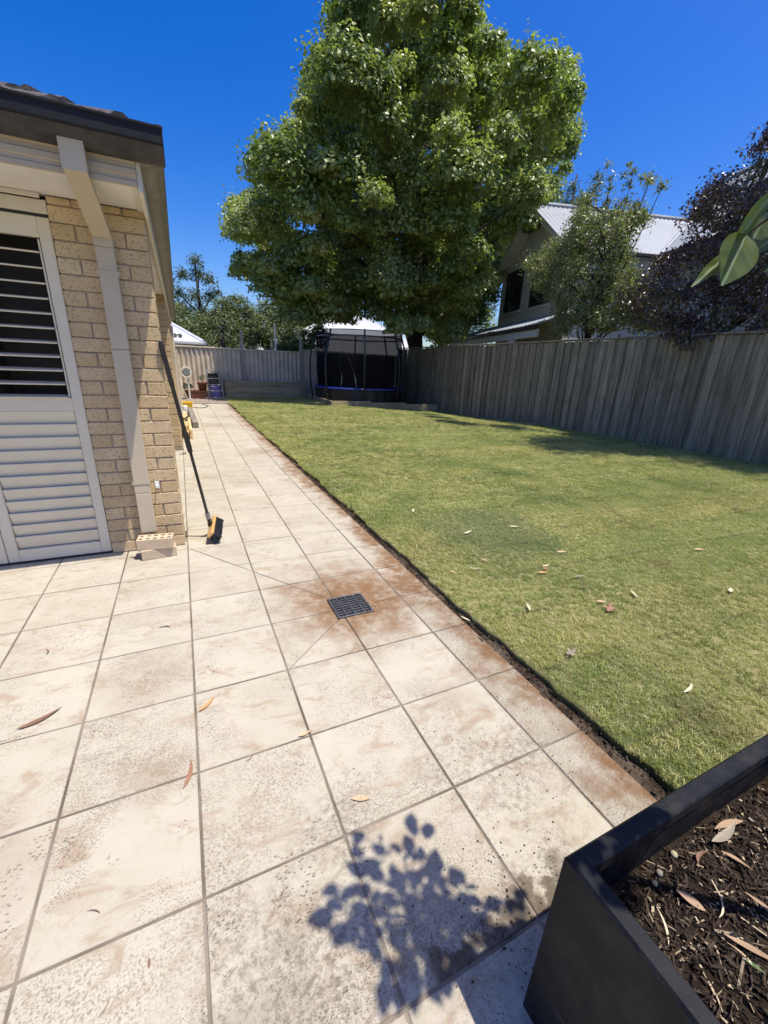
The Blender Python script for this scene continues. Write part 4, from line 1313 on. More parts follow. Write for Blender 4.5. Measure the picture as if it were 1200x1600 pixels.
# broom leaning on the pier
t = thing('push_broom', 'black handled broom with yellow wooden head leaning on the pier', 'broom', (.19, 2.6, 0))
A, Bp = Vector((.168, 2.425, .082)), Vector((.216, 2.825, .082))
ax = (Bp - A).normalized()
bd = Vector((.74, -.05, -.66)); bd = (bd - ax * bd.dot(ax)).normalized()
sd = ax.cross(bd).normalized()
Mh = Matrix((( ax.x, sd.x, bd.x, (A.x + Bp.x) / 2), (ax.y, sd.y, bd.y, (A.y + Bp.y) / 2), (ax.z, sd.z, bd.z, (A.z + Bp.z) / 2), (0, 0, 0, 1)))
Lh = (Bp - A).length
MB().box(-Lh / 2, Lh / 2, -.03, .03, -.012, .012, .006, Mh).build('broom_head', 'broom_wood', t)
vs, fs = [], []
for k in range(1500):
    u, w = random.uniform(-Lh / 2 + .006, Lh / 2 - .006), random.uniform(-.025, .025)
    fl = .22
    tip = Vector((u * (1 + .04) + random.gauss(0, .004), w * 1.25 + random.gauss(0, .004), .012 + .066 + random.uniform(-.006, .004)))
    r = .0011
    q = len(vs)
    for d_ in ((r, 0), (-r, r), (0, -r)):
        vs.append(tuple(Mh @ Vector((u + d_[0], w + d_[1], .011))))
    for d_ in ((r, 0), (-r, r), (0, -r)):
        vs.append(tuple(Mh @ (tip + Vector((d_[0], d_[1], 0)))))
    fs += [(q + i, q + (i + 1) % 3, q + 3 + (i + 1) % 3, q + 3 + i) for i in range(3)] + [(q + 3, q + 4, q + 5)]
b = MB(); b.v, b.f = vs, fs
b2 = MB().box(-Lh / 2 + .008, Lh / 2 - .008, -.024, .024, .012, .062, .004, Mh)
b.put(b2.v, b2.f)
bri = b.build('bristles', 'bristle', t); bri['kind'] = 'stuff'
top = Vector((-.0125, 2.476, 1.467))
bot = Vector((.172, 2.588, .16))
hd = (top - bot).normalized()
sock = Mh @ Vector((0, 0, -.012))
MB().tube([sock - Vector((.0, .0, .0)), sock + Vector((-.004, -.004, .022)), bot - hd * .01, bot + hd * .012], [.024, .02, .015, .015], 12).build('socket', 'broom_black', t)
MB().tube([bot + hd * .004, bot + hd * .055], .0175, 14).build('collar', 'alu', t)
L = (top - bot).length
MB().tube([bot + hd * .05, bot + hd * (.62)], .0112, 12).build('lower_pole', 'broom_black', t)
MB().tube([bot + hd * .56, bot + hd * .60, bot + hd * .70, bot + hd * .72], [.0165, .019, .019, .0145], 14).build('twist_lock', 'broom_black', t)
MB().tube([bot + hd * .70, bot + hd * (L - .28)], .0135, 12).build('upper_pole', 'broom_black', t)
MB().tube([bot + hd * (L - .29), bot + hd * (L - .27), bot + hd * (L - .02), bot + hd * L], [.0145, .0165, .0165, .012], 12).build('grip', 'broom_black', t)

# ------------------------------------------------------------------ the planter in the foreground
PXa, PXb, PYa, PYb = 0.652, 1.46, -1.31, -0.506
t = thing('planter_box', 'square charcoal planter with thick rim full of bark mulch', 'planter', (1.05, -.9, 0))
rim = 0.036
b = MB()
vs = []
def ring(x0, x1, y0, y1, z):
    return [(x0, y0, z), (x1, y0, z), (x1, y1, z), (x0, y1, z)]
rs = [ring(PXa - .002, PXb + .002, PYa - .002, PYb + .002, 0.0), ring(PXa, PXb, PYa, PYb, .5035), ring(PXa + .005, PXb - .005, PYa + .005, PYb - .005, .51),
      ring(PXa + rim - .004, PXb - rim + .004, PYa + rim - .004, PYb - rim + .004, .51), ring(PXa + rim, PXb - rim, PYa + rim, PYb - rim, .506),
      ring(PXa + rim, PXb - rim, PYa + rim, PYb - rim, .478), ring(PXa + rim - .006, PXb - rim + .006, PYa + rim - .006, PYb - rim + .006, .472), ring(PXa + rim - .008, PXb - rim + .008, PYa + rim - .008, PYb - rim + .008, .36)]
vs = [q for r_ in rs for q in r_]
fs = [(i * 4 + k, i * 4 + (k + 1) % 4, i * 4 + 4 + (k + 1) % 4, i * 4 + 4 + k) for i in range(len(rs) - 1) for k in range(4)]
b.put(vs, fs)
b.build('pot', 'planter', t)
n1 = 60
gx_ = np.linspace(PXa + .025, PXb - .025, n1)
gy_ = np.linspace(PYa + .025, PYb - .025, n1)
XX, YY = np.meshgrid(gx_, gy_)
def soil_z(x, y):
    x, y = np.asarray(x, float), np.asarray(y, float)
    e = np.minimum(np.minimum(x - PXa, PXb - x), np.minimum(y - PYa, PYb - y))
    return .375 + .03 * ss(.03, .25, e) + .012 * wob(x * 5, y * 5)
VV = np.stack([XX, YY, soil_z(XX, YY) + rng.normal(size=XX.shape) * .003], -1)
id2 = np.arange(n1 * n1).reshape(n1, n1)
FF = np.stack([id2[:-1, :-1].ravel(), id2[:-1, 1:].ravel(), id2[1:, 1:].ravel(), id2[1:, :-1].ravel()], 1)
o = place('potting_soil', mesh_np('potting_soil', (VV - np.array(wloc(t))).reshape(-1, 3), FF), 'potting', t)
N = 17000
cx = rng.uniform(PXa + .04, PXb - .04, N)
cy = rng.uniform(PYa + .04, PYb - .038, N)
cz = soil_z(cx, cy) + rng.uniform(-.002, .01, N)
l = rng.gamma(1.6, .0034, N) + .002
w = rng.uniform(.0006, .0024, N)
an = rng.uniform(0, 6.283, N) * .4 + rng.normal(size=N) * .8
tl = rng.uniform(-.6, .6, N)
a = np.stack([np.cos(an) * np.cos(tl), np.sin(an) * np.cos(tl), np.sin(tl)], 1)
nn = unit(rng.normal(size=(N, 3)) * .5 + np.array([0, 0, 1]))
a = unit(a - nn * (a * nn).sum(1)[:, None])
bb = np.cross(nn, a)
P = np.stack([cx, cy, cz], 1) - np.array(wloc(t))
V = np.stack([P - a * l[:, None] - bb * w[:, None], P + a * l[:, None] - bb * w[:, None], P + a * l[:, None] + bb * w[:, None], P - a * l[:, None] + bb * w[:, None]], 1)
i = np.arange(N) * 4
o = place('mulch', mesh_np('mulch', V.reshape(-1, 3), np.stack([i, i + 1, i + 2, i + 3], 1), {'rnd': rng.random(N)}), 'mulch', t)
stuff(o)

# tall shrub rooted in the planter, mostly out of the picture
t = thing('potted_shrub', 'leafy shrub rooted in the planter with thick green leaves reaching into view', 'shrub', (1.1, -.78, .42))
tr = [(1.1, -.80, .40), (1.08, -.78, .8), (1.03, -.73, 1.2), (.98, -.68, 1.55), (.95, -.64, 1.9)]
MB().tube(tr, [.014, .012, .010, .008, .004], 8).build('stem', 'bark', t)
def ovate(L_, W_, nseg=8, cup=.12, curl=.15):
    vs, fs = [], []
    for i in range(nseg + 1):
        s_ = i / nseg
        w = W_ / 2 * (math.sin(math.pi * min(1, s_ * .98 + .02) ** .8) ** .85) if 0 < i < nseg else .0006
        zc = -curl * L_ * s_ * s_
        for k in (-1, -.5, 0, .5, 1):
            vs.append((k * w, s_ * L_, zc + cup * abs(k) * w + .02 * w * math.sin(9 * s_)))
    for i in range(nseg):
        for k in range(4):
            q = i * 5 + k
            fs.append((q, q + 1, q + 6, q + 5))
    me = bpy.data.meshes.new('leaf')
    me.from_pydata(vs, [], fs)
    return me
lm = [ovate(.062, .04), ovate(.072, .048, 8, .2, .3), ovate(.055, .036, 8, .05, .2)]
ctr = Vector((.97, -.66, 1.8))
b = MB()
for k, q in enumerate(POTPLANT):
    q = Vector(q)
    base = Vector(tr[-1]).lerp(Vector(tr[-2]), random.random())
    d = (q - ctr).normalized() + Vector((random.uniform(-.6, .6), random.uniform(-.6, .6), random.uniform(-.3, .3)))
    yv = d.normalized()
    zv = (Vector((0, 0, 1)) + Vector((random.uniform(-.5, .5), random.uniform(-.5, .5), 0)))
    zv = (zv - yv * zv.dot(yv)).normalized()
    xv = yv.cross(zv)
    o = place('leaf', lm[k % 3], 'bigleaf', t, smooth=True)
    s_ = random.uniform(.7, 1.05)
    o.matrix_local = Matrix(((xv.x * s_, yv.x * s_, zv.x * s_, q.x - wloc(t).x - yv.x * .04), (xv.y * s_, yv.y * s_, zv.y * s_, q.y - wloc(t).y - yv.y * .04), (xv.z * s_, yv.z * s_, zv.z * s_, q.z - wloc(t).z - yv.z * .04), (0, 0, 0, 1)))
    if k % 4 == 0:
        b.tube([base, (base + q) / 2 + Vector((0, 0, .03)), q - yv * .04 * s_], [.004, .003, .0015], 5)
b.tube([Vector(tr[-2]), Vector((.86, -.62, 1.57)), Vector((.76, -.56, 1.56)), Vector((.708, -.512, 1.545)), Vector((.69, -.492, 1.52))], [.006, .004, .0028, .002, .0012], 6)
b.build('twig', 'bark', t)
# the few leaves that reach into the picture: (base, tip, up, width)
BIG = [((.688, -.487, 1.508), (.643, -.482, 1.471), (-.2, -.7, .6), .015),
       ((.690, -.496, 1.524), (.658, -.508, 1.470), (-.4, -.85, .2), .046),
       ((.676, -.522, 1.556), (.698, -.473, 1.512), (-.9, .1, .35), .026),
       ((.712, -.500, 1.548), (.693, -.503, 1.511), (-.5, -.8, .3), .028),
       ((.704, -.541, 1.533), (.716, -.488, 1.508), (-.6, -.6, .5), .03),
       ((.700, -.560, 1.506), (.703, -.516, 1.487), (-.5, -.6, .6), .03)]
for (p0, p1, up, wd) in BIG:
    p0, p1, zv = Vector(p0), Vector(p1), Vector(up)
    L_ = (p1 - p0).length
    yv = (p1 - p0).normalized()
    zv = (zv - yv * zv.dot(yv)).normalized()
    xv = yv.cross(zv)
    o = place('leaf', ovate(L_, wd, 10, .16, .1), 'bigleaf', t, smooth=True)
    q = p0 - wloc(t)
    o.matrix_local = Matrix(((xv.x, yv.x, zv.x, q.x), (xv.y, yv.y, zv.y, q.y), (xv.z, yv.z, zv.z, q.z), (0, 0, 0, 1)))

# ------------------------------------------------------------------ fallen leaves
def gum_leaf(L_, W_, bend, curl, twist):
    vs, fs = [], []
    n = 9
    for i in range(n + 1):
        s_ = i / n
        w = max(.0006, W_ / 2 * math.sin(math.pi * s_ ** .85) ** .9) if 0 < i < n else .0007
        ang = bend * (s_ - .5)
        cx_, cy_ = bend * L_ * .25 * (1 - (2 * s_ - 1) ** 2), L_ * (s_ - .5)
        tw_ = twist * (s_ - .5)
        cz_ = curl * L_ * (2 * s_ - 1) ** 2
        for k in (-1, 0, 1):
            vs.append((cx_ + k * w * math.cos(tw_), cy_, .002 + cz_ + k * w * math.sin(tw_) + abs(k) * w * .28))
    for i in range(n):
        for k in (0, 1):
            q = i * 3 + k
            fs.append((q, q + 1, q + 4, q + 3))
    me = bpy.data.meshes.new('fallen_leaf')
    me.from_pydata(vs, [], fs)
    return me
def star_leaf(R_):
    vs, fs = [(0, 0, .006)], []
    m = 20
    for k in range(m):
        a = 2 * math.pi * k / m
        lobe = abs(math.cos(2.5 * a))
        r = R_ * (.35 + .65 * lobe ** 1.5) * random.uniform(.85, 1.1)
        vs.append((r * math.cos(a), r * math.sin(a), .004 + r * random.uniform(-.05, .5)))
    fs = [(0, 1 + k, 1 + (k + 1) % m) for k in range(m)]
    me = bpy.data.meshes.new('fallen_leaf')
    me.from_pydata(vs, [], fs)
    return me
LV = {'long': gum_leaf(.13, .019, .35, .03, .4), 'mid': gum_leaf(.10, .017, .2, .06, .3), 'short': gum_leaf(.07, .016, .15, .05, .2), 'broad': gum_leaf(.085, .026, .1, .05, .3),
      'curl': gum_leaf(.09, .016, .9, .12, 1.2), 'thin': gum_leaf(.06, .005, .5, .04, .2), 'star': star_leaf(.05)}
def leaf(kind, mat, x, y, z, rot, label, group, s=1.0, tilt=(0, 0)):
    me = LV[kind].copy()
    o = place('fallen_leaf', me, mat, None, True, (x, y, z), (tilt[0], tilt[1], math.radians(rot)))
    o.scale = (s, s, s)
    tag(o, label, 'leaf', group)
GT = 'dry leaves fallen on the paving'
leaf('long', 'dry_brown', -.555, .885, .002, -62, 'long dark brown leaf lying on the paving near the left edge', GT, 1.15)
leaf('curl', 'dry_grey', -.13, 1.362, .002, 75, 'grey curled leaf on the tile between the brick pier and the drain', GT, .8)
leaf('mid', 'dry_orange', .045, .715, .002, -45, 'orange straight leaf touching the long grout line left of the drain', GT, .95)
leaf('long', 'dry_red', -.035, .405, .002, -14, 'red brown narrow leaf lying across a grout crossing', GT, .85)
leaf('broad', 'dry_tan', .485, .085, .002, 68, 'tan leaf lying above the shrub shadow', GT, .75)
leaf('short', 'dry_tan', .385, .413, .002, -78, 'small tan leaf on the cross joint below the diagonal tile cut', GT, .85)
leaf('curl', 'dry_brown', -.64, 1.352, .002, 10, 'dark curled twiggy leaf on the upper left tiles', GT, .5)
leaf('thin', 'dry_brown', .17, .385, .002, -60, 'tiny dark curled leaf below the centre grout line', GT, .6)
leaf('thin', 'dry_brown', -.26, .08, .002, 60, 'tiny dark sliver of leaf on the stained lower left tile', GT, .6)
leaf('short', 'dry_brown', -.125, -.085, .003, 5, 'small dark brown leaf scrap on the lowest tile', GT, .32)
leaf('thin', 'dry_grey', -.21, -.125, .002, -30, 'thin dark stalk lying on the lowest left tile', GT, .6)
leaf('broad', 'dry_grey', -.352, 2.365, .006, 70, 'crumpled grey leaf beside the two loose bricks', GT, .75, (.3, .2))
leaf('thin', 'dry_grey', -.42, 2.37, .003, 100, 'thin pale stalk beside the crumpled grey leaf', GT, 1.0)
leaf('thin', 'dry_tan', 1.0, 1.17, .002, 15, 'pale slender leaf lying right of the drain grate', GT, 1.2)
leaf('thin', 'dry_brown', 1.09, 1.24, .002, 80, 'brown stalk on the stained tile right of the drain', GT, 1.0)
leaf('mid', 'dry_pale', 1.437, .83, .006, 20, 'pale leaf on the bare soil at the turf edge', GT, .7)
leaf('thin', 'dry_red', 1.34, 1.28, .002, 70, 'dark curved stalk on the rust stained edge tile', GT, 1.4)
GL = 'dry leaves fallen on the lawn'
def lz(x, y):
    return float(.022 + .012 * wob(x, y) + dip(x, y)) + .020
for (kind, mat, x, y, rot, s, label) in [
    ('mid', 'dry_pale', 2.2, 1.88, -72, 1.1, 'pale leaf on the lawn at the edge of the darker turf patch'),
    ('mid', 'dry_pale', 2.7, 1.86, 75, 1.0, 'pale leaf in the middle of the darker turf patch'),
    ('mid', 'dry_pale', 3.19, 1.73, 35, 1.2, 'pale leaf at the far side of the darker turf patch'),
    ('short', 'dry_tan', 1.98, 1.37, 25, 1.1, 'tan leaf standing in grass right of the forked pale leaf'),
    ('mid', 'dry_pale', 1.84, 1.28, 60, .9, 'pale forked leaf on the lawn near the path edge'),
    ('broad', 'dry_orange', 2.25, 1.06, 85, 1.0, 'orange tan leaf nearest the middle of the front lawn'),
    ('star', 'dry_red', 2.32, 1.10, 20, .5, 'small red brown leaf scrap touching the orange tan leaf'),
    ('mid', 'dry_pale', 2.36, 1.14, -80, .9, 'pale slender leaf behind the orange tan leaf'),
    ('broad', 'dry_tan', 2.67, 1.28, 65, .9, 'tan humped leaf with dark shadow on the lawn'),
    ('mid', 'dry_grey', 2.45, .92, 80, 1.0, 'grey green flat leaf on the middle of the lawn'),
    ('star', 'dry_red', 2.29, .55, 40, .8, 'crumpled red brown maple leaf on the lawn'),
    ('broad', 'dry_tan', 2.31, .63, 70, .8, 'tan leaf curled against the crumpled maple leaf'),
    ('short', 'dry_pale', 2.6, .62, -25, 1.1, 'pale upright leaf right of the crumpled maple leaf'),
    ('mid', 'dry_pale', 1.83, .75, -30, 1.0, 'pale straight leaf on the front lawn nearest the stained tiles'),
    ('short', 'dry_tan', 1.66, 1.3, 10, .8, 'small tan leaf in the grass right at the turf edge'),
    ('long', 'dry_pale', 2.03, -.05, -78, .75, 'large pale leaf on the lawn closest to the planter'),
    ('broad', 'dry_tan', 3.85, .92, 60, .9, 'tan curled leaf beside a bare scrape in the lawn'),
    ('broad', 'dry_pale', 3.29, .41, -70, 1.0, 'pale leaf at the right edge of the lawn'),
    ('star', 'dry_brown', 5.53, 1.48, 0, .8, 'brown crumpled leaf far out on the right of the lawn'),
    ('short', 'dry_brown', 2.37, .8, 75, .9, 'dark brown leaf below the grey green flat leaf'),
    ('star', 'dry_grey', 1.72, .33, 10, .6, 'grey dead clump of leaf on the turf by the soil strip')]:
    leaf(kind, mat, x, y, lz(x, y), rot, label, GL, s, (random.uniform(-.2, .2), random.uniform(-.2, .2)))
for k in range(40):                                     # distant scraps, too small to tell apart
    y = random.uniform(2.2, 12.5)
    x = random.uniform(1.7, 8.6)
    leaf(random.choice(['short', 'mid', 'broad']), random.choice(['dry_pale', 'dry_tan', 'dry_tan', 'dry_brown', 'dry_grey']), x, y, lz(x, y), random.uniform(0, 360),
         'small dry leaf scrap scattered on the far lawn', 'small leaf scraps scattered on the far lawn', random.uniform(.6, 1.0), (random.uniform(-.3, .3), random.uniform(-.3, .3)))
GP = 'dry leaves lying in the planter'
def pz(x, y):
    return float(soil_z(x, y)) + .012
for (kind, mat, x, y, rot, s, label) in [
    ('broad', 'litter_tan', .895, -.622, 28, .72, 'lone brown orange leaf in the planter left of the others'),
    ('mid', 'dry_grey', 1.10, -.575, -88, 1.2, 'long olive grey leaf lying across the planter near the far rim'),
    ('mid', 'litter_tan', 1.13, -.57, 78, .95, 'pink tan leaf under the long olive grey leaf'),
    ('curl', 'litter_tan', 1.05, -.625, 20, .75, 'tan hooked leaf in the middle of the planter'),
    ('long', 'litter_tan', 1.00, -.70, 22, .72, 'long pink tan leaf at the right of the planter'),
    ('mid', 'litter_tan', .90, -.715, 30, .85, 'slender tan leaf beside the green seedling leaf in the planter'),
    ('thin', 'litter_tan', .875, -.715, 10, .9, 'short brown sliver left of the green seedling leaf'),
    ('curl', 'litter_tan', .955, -.78, 30, .9, 'tan curved leaf lowest in the planter'),
    ('thin', 'dry_pale', .80, -.625, -30, 1.0, 'pale bent twig at the left of the mulch'),
    ('thin', 'dry_pale', .93, -.655, -65, .8, 'pale straight twig on the middle of the mulch'),
    ('curl', 'dry_brown', 1.0, -.59, 100, .6, 'brown curled leaf near the far rim of the planter'),
    ('short', 'bigleaf', .88, -.73, 20, .5, 'small green seedling leaf in the planter mulch')]:
    leaf(kind, mat, x, y, pz(x, y), rot, label, GP, s * .85, (random.uniform(-.25, .25), random.uniform(-.25, .25)))
for (x, y, r, col, label) in [(.955, -.555, .0075, (.36, .34, .2), 'olive round pebble at the far edge of the mulch'), (.89, -.565, .007, (.22, .2, .17), 'grey small pebble left of the olive pebble'),
                         (.865, -.572, .006, (.5, .42, .2), 'yellow tiny pebble near the planter corner')]:
    b = MB()
    pr = [(r * math.sin(math.pi * k / 6) * (1 if k else 0), r * 1.1 * (1 - math.cos(math.pi * k / 6)) * .8) for k in range(7)]
    b.lathe((x, y, pz(x, y) - .006), pr, 10)
    tag(b.build('pebble', simple('pebble_stone', col, .8, .2, 60), None, True), label, 'pebble')

# ------------------------------------------------------------------ timber paling fence on the right
FX = 9.2
t = thing('paling_fence', 'tall weathered grey timber paling fence along the right of the lawn', 'fence', (FX, 8, 0))
y = -1.6
pm = []
for k in range(5):
    vs, fs = chamfer_box(-.009, .009, -.076, .076, 0, 1, .003)
    vs = [(a + random.uniform(-.0015, .0015), b_, c_) for a, b_, c_ in vs]
    me = bpy.data.meshes.new('paling'); me.from_pydata(vs, [], fs); pm.append(me)
while y < 17.4:
    for (dx, dy) in ((0, 0), (.028, .124)):
        g0 = float(dip(FX, y)) - .01
        tpz = 2.165 + random.uniform(-.012, .012)
        o = place('paling', random.choice(pm), 'paling', t, loc=(FX + dx + random.uniform(-.003, .003), y + dy + random.uniform(-.006, .006), g0),
                  rot=(random.uniform(-.006, .006), random.uniform(-.004, .004), random.uniform(-.012, .012)))
        o.scale = (1, random.uniform(.95, 1.05), tpz - g0)
        if dx > 0:
            o.scale = (1, 1.22, o.scale[2])
    y += .248
y = -1.8
while y < 17.5:
    MB().box(FX - .045, FX + .07, y, min(y + 2.397, 17.5), 2.185 + random.uniform(-.004, .004), 2.222, .004).build('capping', 'paling', t)
    y += 2.4
for z in (.35, 1.1, 1.9):
    MB().box(FX + .031, FX + .07, -1.8, 17.5, z, z + .075, .003).build('rail', 'paling', t)
y = -1.2
while y < 17.5:
    MB().box(FX + .075, FX + .165, y, y + .09, -.4, 2.15, .004).build('post', 'paling', t)
    y += 2.4

# ------------------------------------------------------------------ far fence: corrugated cement sheets
FY = 17.35
t = thing('corrugated_fence', 'light grey corrugated fence with capping across the far end of the yard', 'fence', (2.4, FY, 0))
def corrugated(b, x0, x1, yy_, z0, z1, pitch_, amp, n=10, horizontal=True):
    k = max(4, int((x1 - x0) / pitch_ * n))
    vs = []
    for i in range(k + 1):
        x = x0 + (x1 - x0) * i / k
        d = amp * math.sin(2 * math.pi * (x - x0) / pitch_)
        vs += [(x, yy_ + d, z0), (x, yy_ + d, z1)]
    b.put(vs, [(2 * i, 2 * i + 2, 2 * i + 3, 2 * i + 1) for i in range(k)])
    return b
x = -.1
while x < 4.7:
    corrugated(MB(), x, min(x + 1.02, 4.72), FY, 0, 1.79, .17, .026, 12).build('sheet', 'fence_grey', t, True)
    MB().box(x, min(x + 1.018, 4.72), FY - .045, FY + .045, 1.775, 1.835, .012).build('capping', 'fence_grey', t)
    x += 1.02
for (x, h_) in ((2.37, 2.44), (4.70, 2.33)):
    MB().box(x - .05, x + .05, FY - .095, FY - .047, 0, h_, .005).build('post', 'post', t)
    MB().box(x - .05, x + .05, FY + .05, FY + .1, 0, h_ + .03, .005).build('post', 'post', t)
b = MB().box(4.76, 5.45, FY - .04, FY - .028, 0, 1.93, .002)
sp = b.build('flat_panel', 'fence_grey', t)
t = thing('boundary_fence', 'dark shaded paling fence behind the trampoline', 'fence', (7.2, FY + .3, 0))
x = 5.35
while x < 9.3:
    o = place('paling', pm[0], 'paling', t, loc=(x, FY + .35, -.25), rot=(0, 0, math.pi / 2 + random.uniform(-.02, .02)))
    o.scale = (1, 1, 2.05 + random.uniform(-.02, .02))
    x += .158
MB().box(5.3, 9.3, FY + .325, FY + .405, 1.83, 1.865, .004).build('capping', 'paling', t)

# cream side fence beyond the house with a little floodlight
t = thing('side_fence', 'cream steel fence running back from the house corner', 'fence', (-.02, 14, 0))
y = 11.45
while y < 17.2:
    b = MB()
    k = 0
    vs = []
    for i in range(37):
        yy_ = y + .95 * i / 36
        d = .012 * (1 if math.sin(2 * math.pi * i / 12) > .2 else (-1 if math.sin(2 * math.pi * i / 12) < -.2 else 0))
        vs += [(-.03 + d, yy_, 0), (-.03 + d, yy_, 1.83)]
    b.put(vs, [(2 * i, 2 * i + 2, 2 * i + 3, 2 * i + 1) for i in range(36)])
    b.build('sheet', 'cream_fence', t)
    MB().box(-.06, 0, y, y + .948, 1.83, 1.875, .008).build('capping', 'cream_fence', t)
    y += .95
MB().box(-.07, .03, 11.405, 11.449, 0, 2.12, .006).build('post', 'cream_fence', t)
t = thing('floodlight', 'small white twin floodlight on top of the cream fence post', 'light', (.05, 12.2, 1.88))
MB().tube([(-.02, 12.2, 1.875), (-.02, 12.2, 2.08)], .022, 10).build('stem', 'white_plastic', t)
for dx in (.03, .15):
    MB().tube([(dx, 12.17, 1.95), (dx + .02, 12.08, 1.93), (dx + .025, 12.05, 1.925)], [.03, .052, .056], 12).build('lamp', 'alu', t)
MB().tube([(-.02, 12.19, 1.96), (.16, 12.19, 1.955)], .014, 8).build('arm', 'alu', t)

# ------------------------------------------------------------------ raised bed, ladder, pots, hose
t = thing('raised_bed', 'raised garden bed edged with treated pine sleepers at the far fence', 'planter', (3.1, 16.9, 0))
for k, (z0, z1) in enumerate(((-.06, .195), (.198, .425), (.428, .655))):
    MB().box(1.58, 3.3, 16.8 + .004 * k, 16.85 + .004 * k, z0, z1, .006).build('sleeper', 'sleeper', t)
    MB().box(3.304, 4.5, 16.8 + .003 * k, 16.85, z0, z1, .006).build('sleeper', 'sleeper', t)
    MB().box(1.58, 1.63, 16.858, 17.25, z0, z1, .006).build('sleeper', 'sleeper', t)
MB().box(4.503, 4.72, 16.86, 16.91, -.06, .66, .006).build('end_board', 'sleeper', t)
for x in (1.72, 3.3):
    MB().box(x - .045, x + .045, 16.852 + .012, 16.93, -.05, .6, .004).build('stake', 'sleeper', t)
MB().box(1.635, 4.7, 16.935, 17.25, -.05, .57).build('bed_soil', 'soil', t)

t = thing('step_ladder', 'small grey step ladder leaning at the far fence beside the red trough', 'ladder', (1.2, 16.15, 0))
def lerp(a_, b_, s_): return tuple(a_[i] + (b_[i] - a_[i]) * s_ for i in range(3))
for (p0, p1) in (((.95, 15.9, .012), (.955, 16.42, 1.02)), ((1.45, 15.9, .012), (1.385, 16.42, 1.02))):
    MB().tube([p0, p1], .016, 8).build('rail', 'alu', t)
for k, s_ in enumerate((.07, .29, .50, .71, .985)):
    p0, p1 = lerp((.95, 15.9, .012), (.955, 16.42, 1.02), s_), lerp((1.45, 15.9, .012), (1.385, 16.42, 1.02), s_)
    MB().box(p0[0], p1[0], p0[1] - .035, p0[1] + .035, p0[2] - .012, p0[2] + .012, .004).build('tread', 'alu', t)
for (p0, p1) in (((.97, 16.8, .012), (.965, 16.45, .98)), ((1.43, 16.8, .012), (1.38, 16.45, .98))):
    MB().tube([p0, p1], .012, 6).build('rear_leg', 'alu', t)
tag(MB().box(1.03, 1.38, 16.45, 16.72, .013, .46, .03).build('storage_tub', 'purple'), 'violet plastic tub standing behind the step ladder', 'tub')
t = thing('wheeled_bin', 'dark plastic sheet bin standing behind the step ladder rungs', 'bin', (1.15, 16.9, 0))
MB().box(.98, 1.36, 16.86, 17.2, .013, .86, .02).build('body', 'broom_black', t)
MB().box(.96, 1.38, 16.84, 17.22, .862, .9, .01).build('lid', 'broom_black', t)
t = thing('garden_trough', 'low red brown trough planter at the far end of the path', 'planter', (.5, 16.3, 0))
b = MB()
rsq = [ring(.16, .84, 16.15, 16.45, .013), ring(.13, .87, 16.12, 16.48, .27), ring(.12, .88, 16.11, 16.49, .27), ring(.12, .88, 16.11, 16.49, .3), ring(.15, .85, 16.14, 16.46, .3), ring(.15, .85, 16.14, 16.46, .26)]
b.put([q for r_ in rsq for q in r_], [(i_ * 4 + k, i_ * 4 + (k + 1) % 4, i_ * 4 + 4 + (k + 1) % 4, i_ * 4 + 4 + k) for i_ in range(5) for k in range(4)] + [(20, 21, 22, 23)])
b.build('trough', 'terracotta', t)
t = thing('terracotta_pot', 'round terracotta pot with a small dead plant beside the ladder', 'pot', (.76, 16.3, .3))
b = MB()
b.lathe((.76, 16.3, .262), [(.001, 0), (.11, 0), (.155, .27), (.175, .27), (.178, .33), (.15, .33), (.145, .3), (.001, .3)], 18)
b.build('pot', 'terracotta', t, True)
o = place('foliage', leaf_cloud('foliage', [(-.02, 0, .42, .11), (.05, 0, .5, .09)], 60, .05, .025), 'leaf_dark', t)
b = MB(); b.tube([(.76, 16.3, .55), (.73, 16.29, .75), (.72, 16.28, .88)], [.01, .007, .004], 6); b.build('stem', 'bark', t)

t = thing('hose_reel', 'white garden hose reel on a post at the end of the path', 'hose reel', (.24, 15.9, 0))
MB().tube([(.3, 16.0, .013), (.29, 16.0, 1.0)], .028, 10).build('post', 'white_plastic', t)
b = MB()
for dy in (-.09, .09):
    ringp = [(.27 + .17 * math.cos(a), 15.88 + dy, .93 + .17 * math.sin(a)) for a in np.linspace(0, 2 * math.pi, 21)]
    b.tube(ringp, .013, 6)
    for k in range(5):
        a = k * 2 * math.pi / 5
        b.tube([(.27, 15.88 + dy, .93), (.27 + .17 * math.cos(a), 15.88 + dy, .93 + .17 * math.sin(a))], .01, 5)
b.build('wheel', 'white_plastic', t)
MB().tube([(.27, 15.78, .93), (.27, 15.98, .93)], [.1, .1], 18).build('drum', 'alu', t)
b = MB()
for dy in np.linspace(-.07, .07, 8):
    b.tube([(.27 + .115 * math.cos(a), 15.88 + dy, .93 + .115 * math.sin(a)) for a in np.linspace(0, 2 * math.pi, 19)], .009, 5)
b.build('wound_hose', 'hose', t)
b = MB()
for k in range(6):
    cx_, cz_, r_ = .26 + random.uniform(-.02, .02), .42 + .012 * k, .15 + random.uniform(-.02, .02)
    b.tube([(cx_ + r_ * math.cos(a), 16.28 + .1 * math.sin(a) + .01 * k, cz_ + .07 * math.sin(a * 1.0 + k)) for a in np.linspace(0, 2 * math.pi, 23)], .011, 6)
tag(b.build('coiled_hose', 'hose', None, True), 'dark green hose coiled on the red trough', 'hose')
b = MB()
b.tube([(.06, 15.6, .75), (.1, 15.5, .4), (.2, 15.2, .12), (.35, 15.0, .03), (.5, 14.9, .026)], .011, 6)
tag(b.build('pale_hose', 'rope', None, True), 'pale hose drooping from the reel to the path end', 'hose')
b = MB()
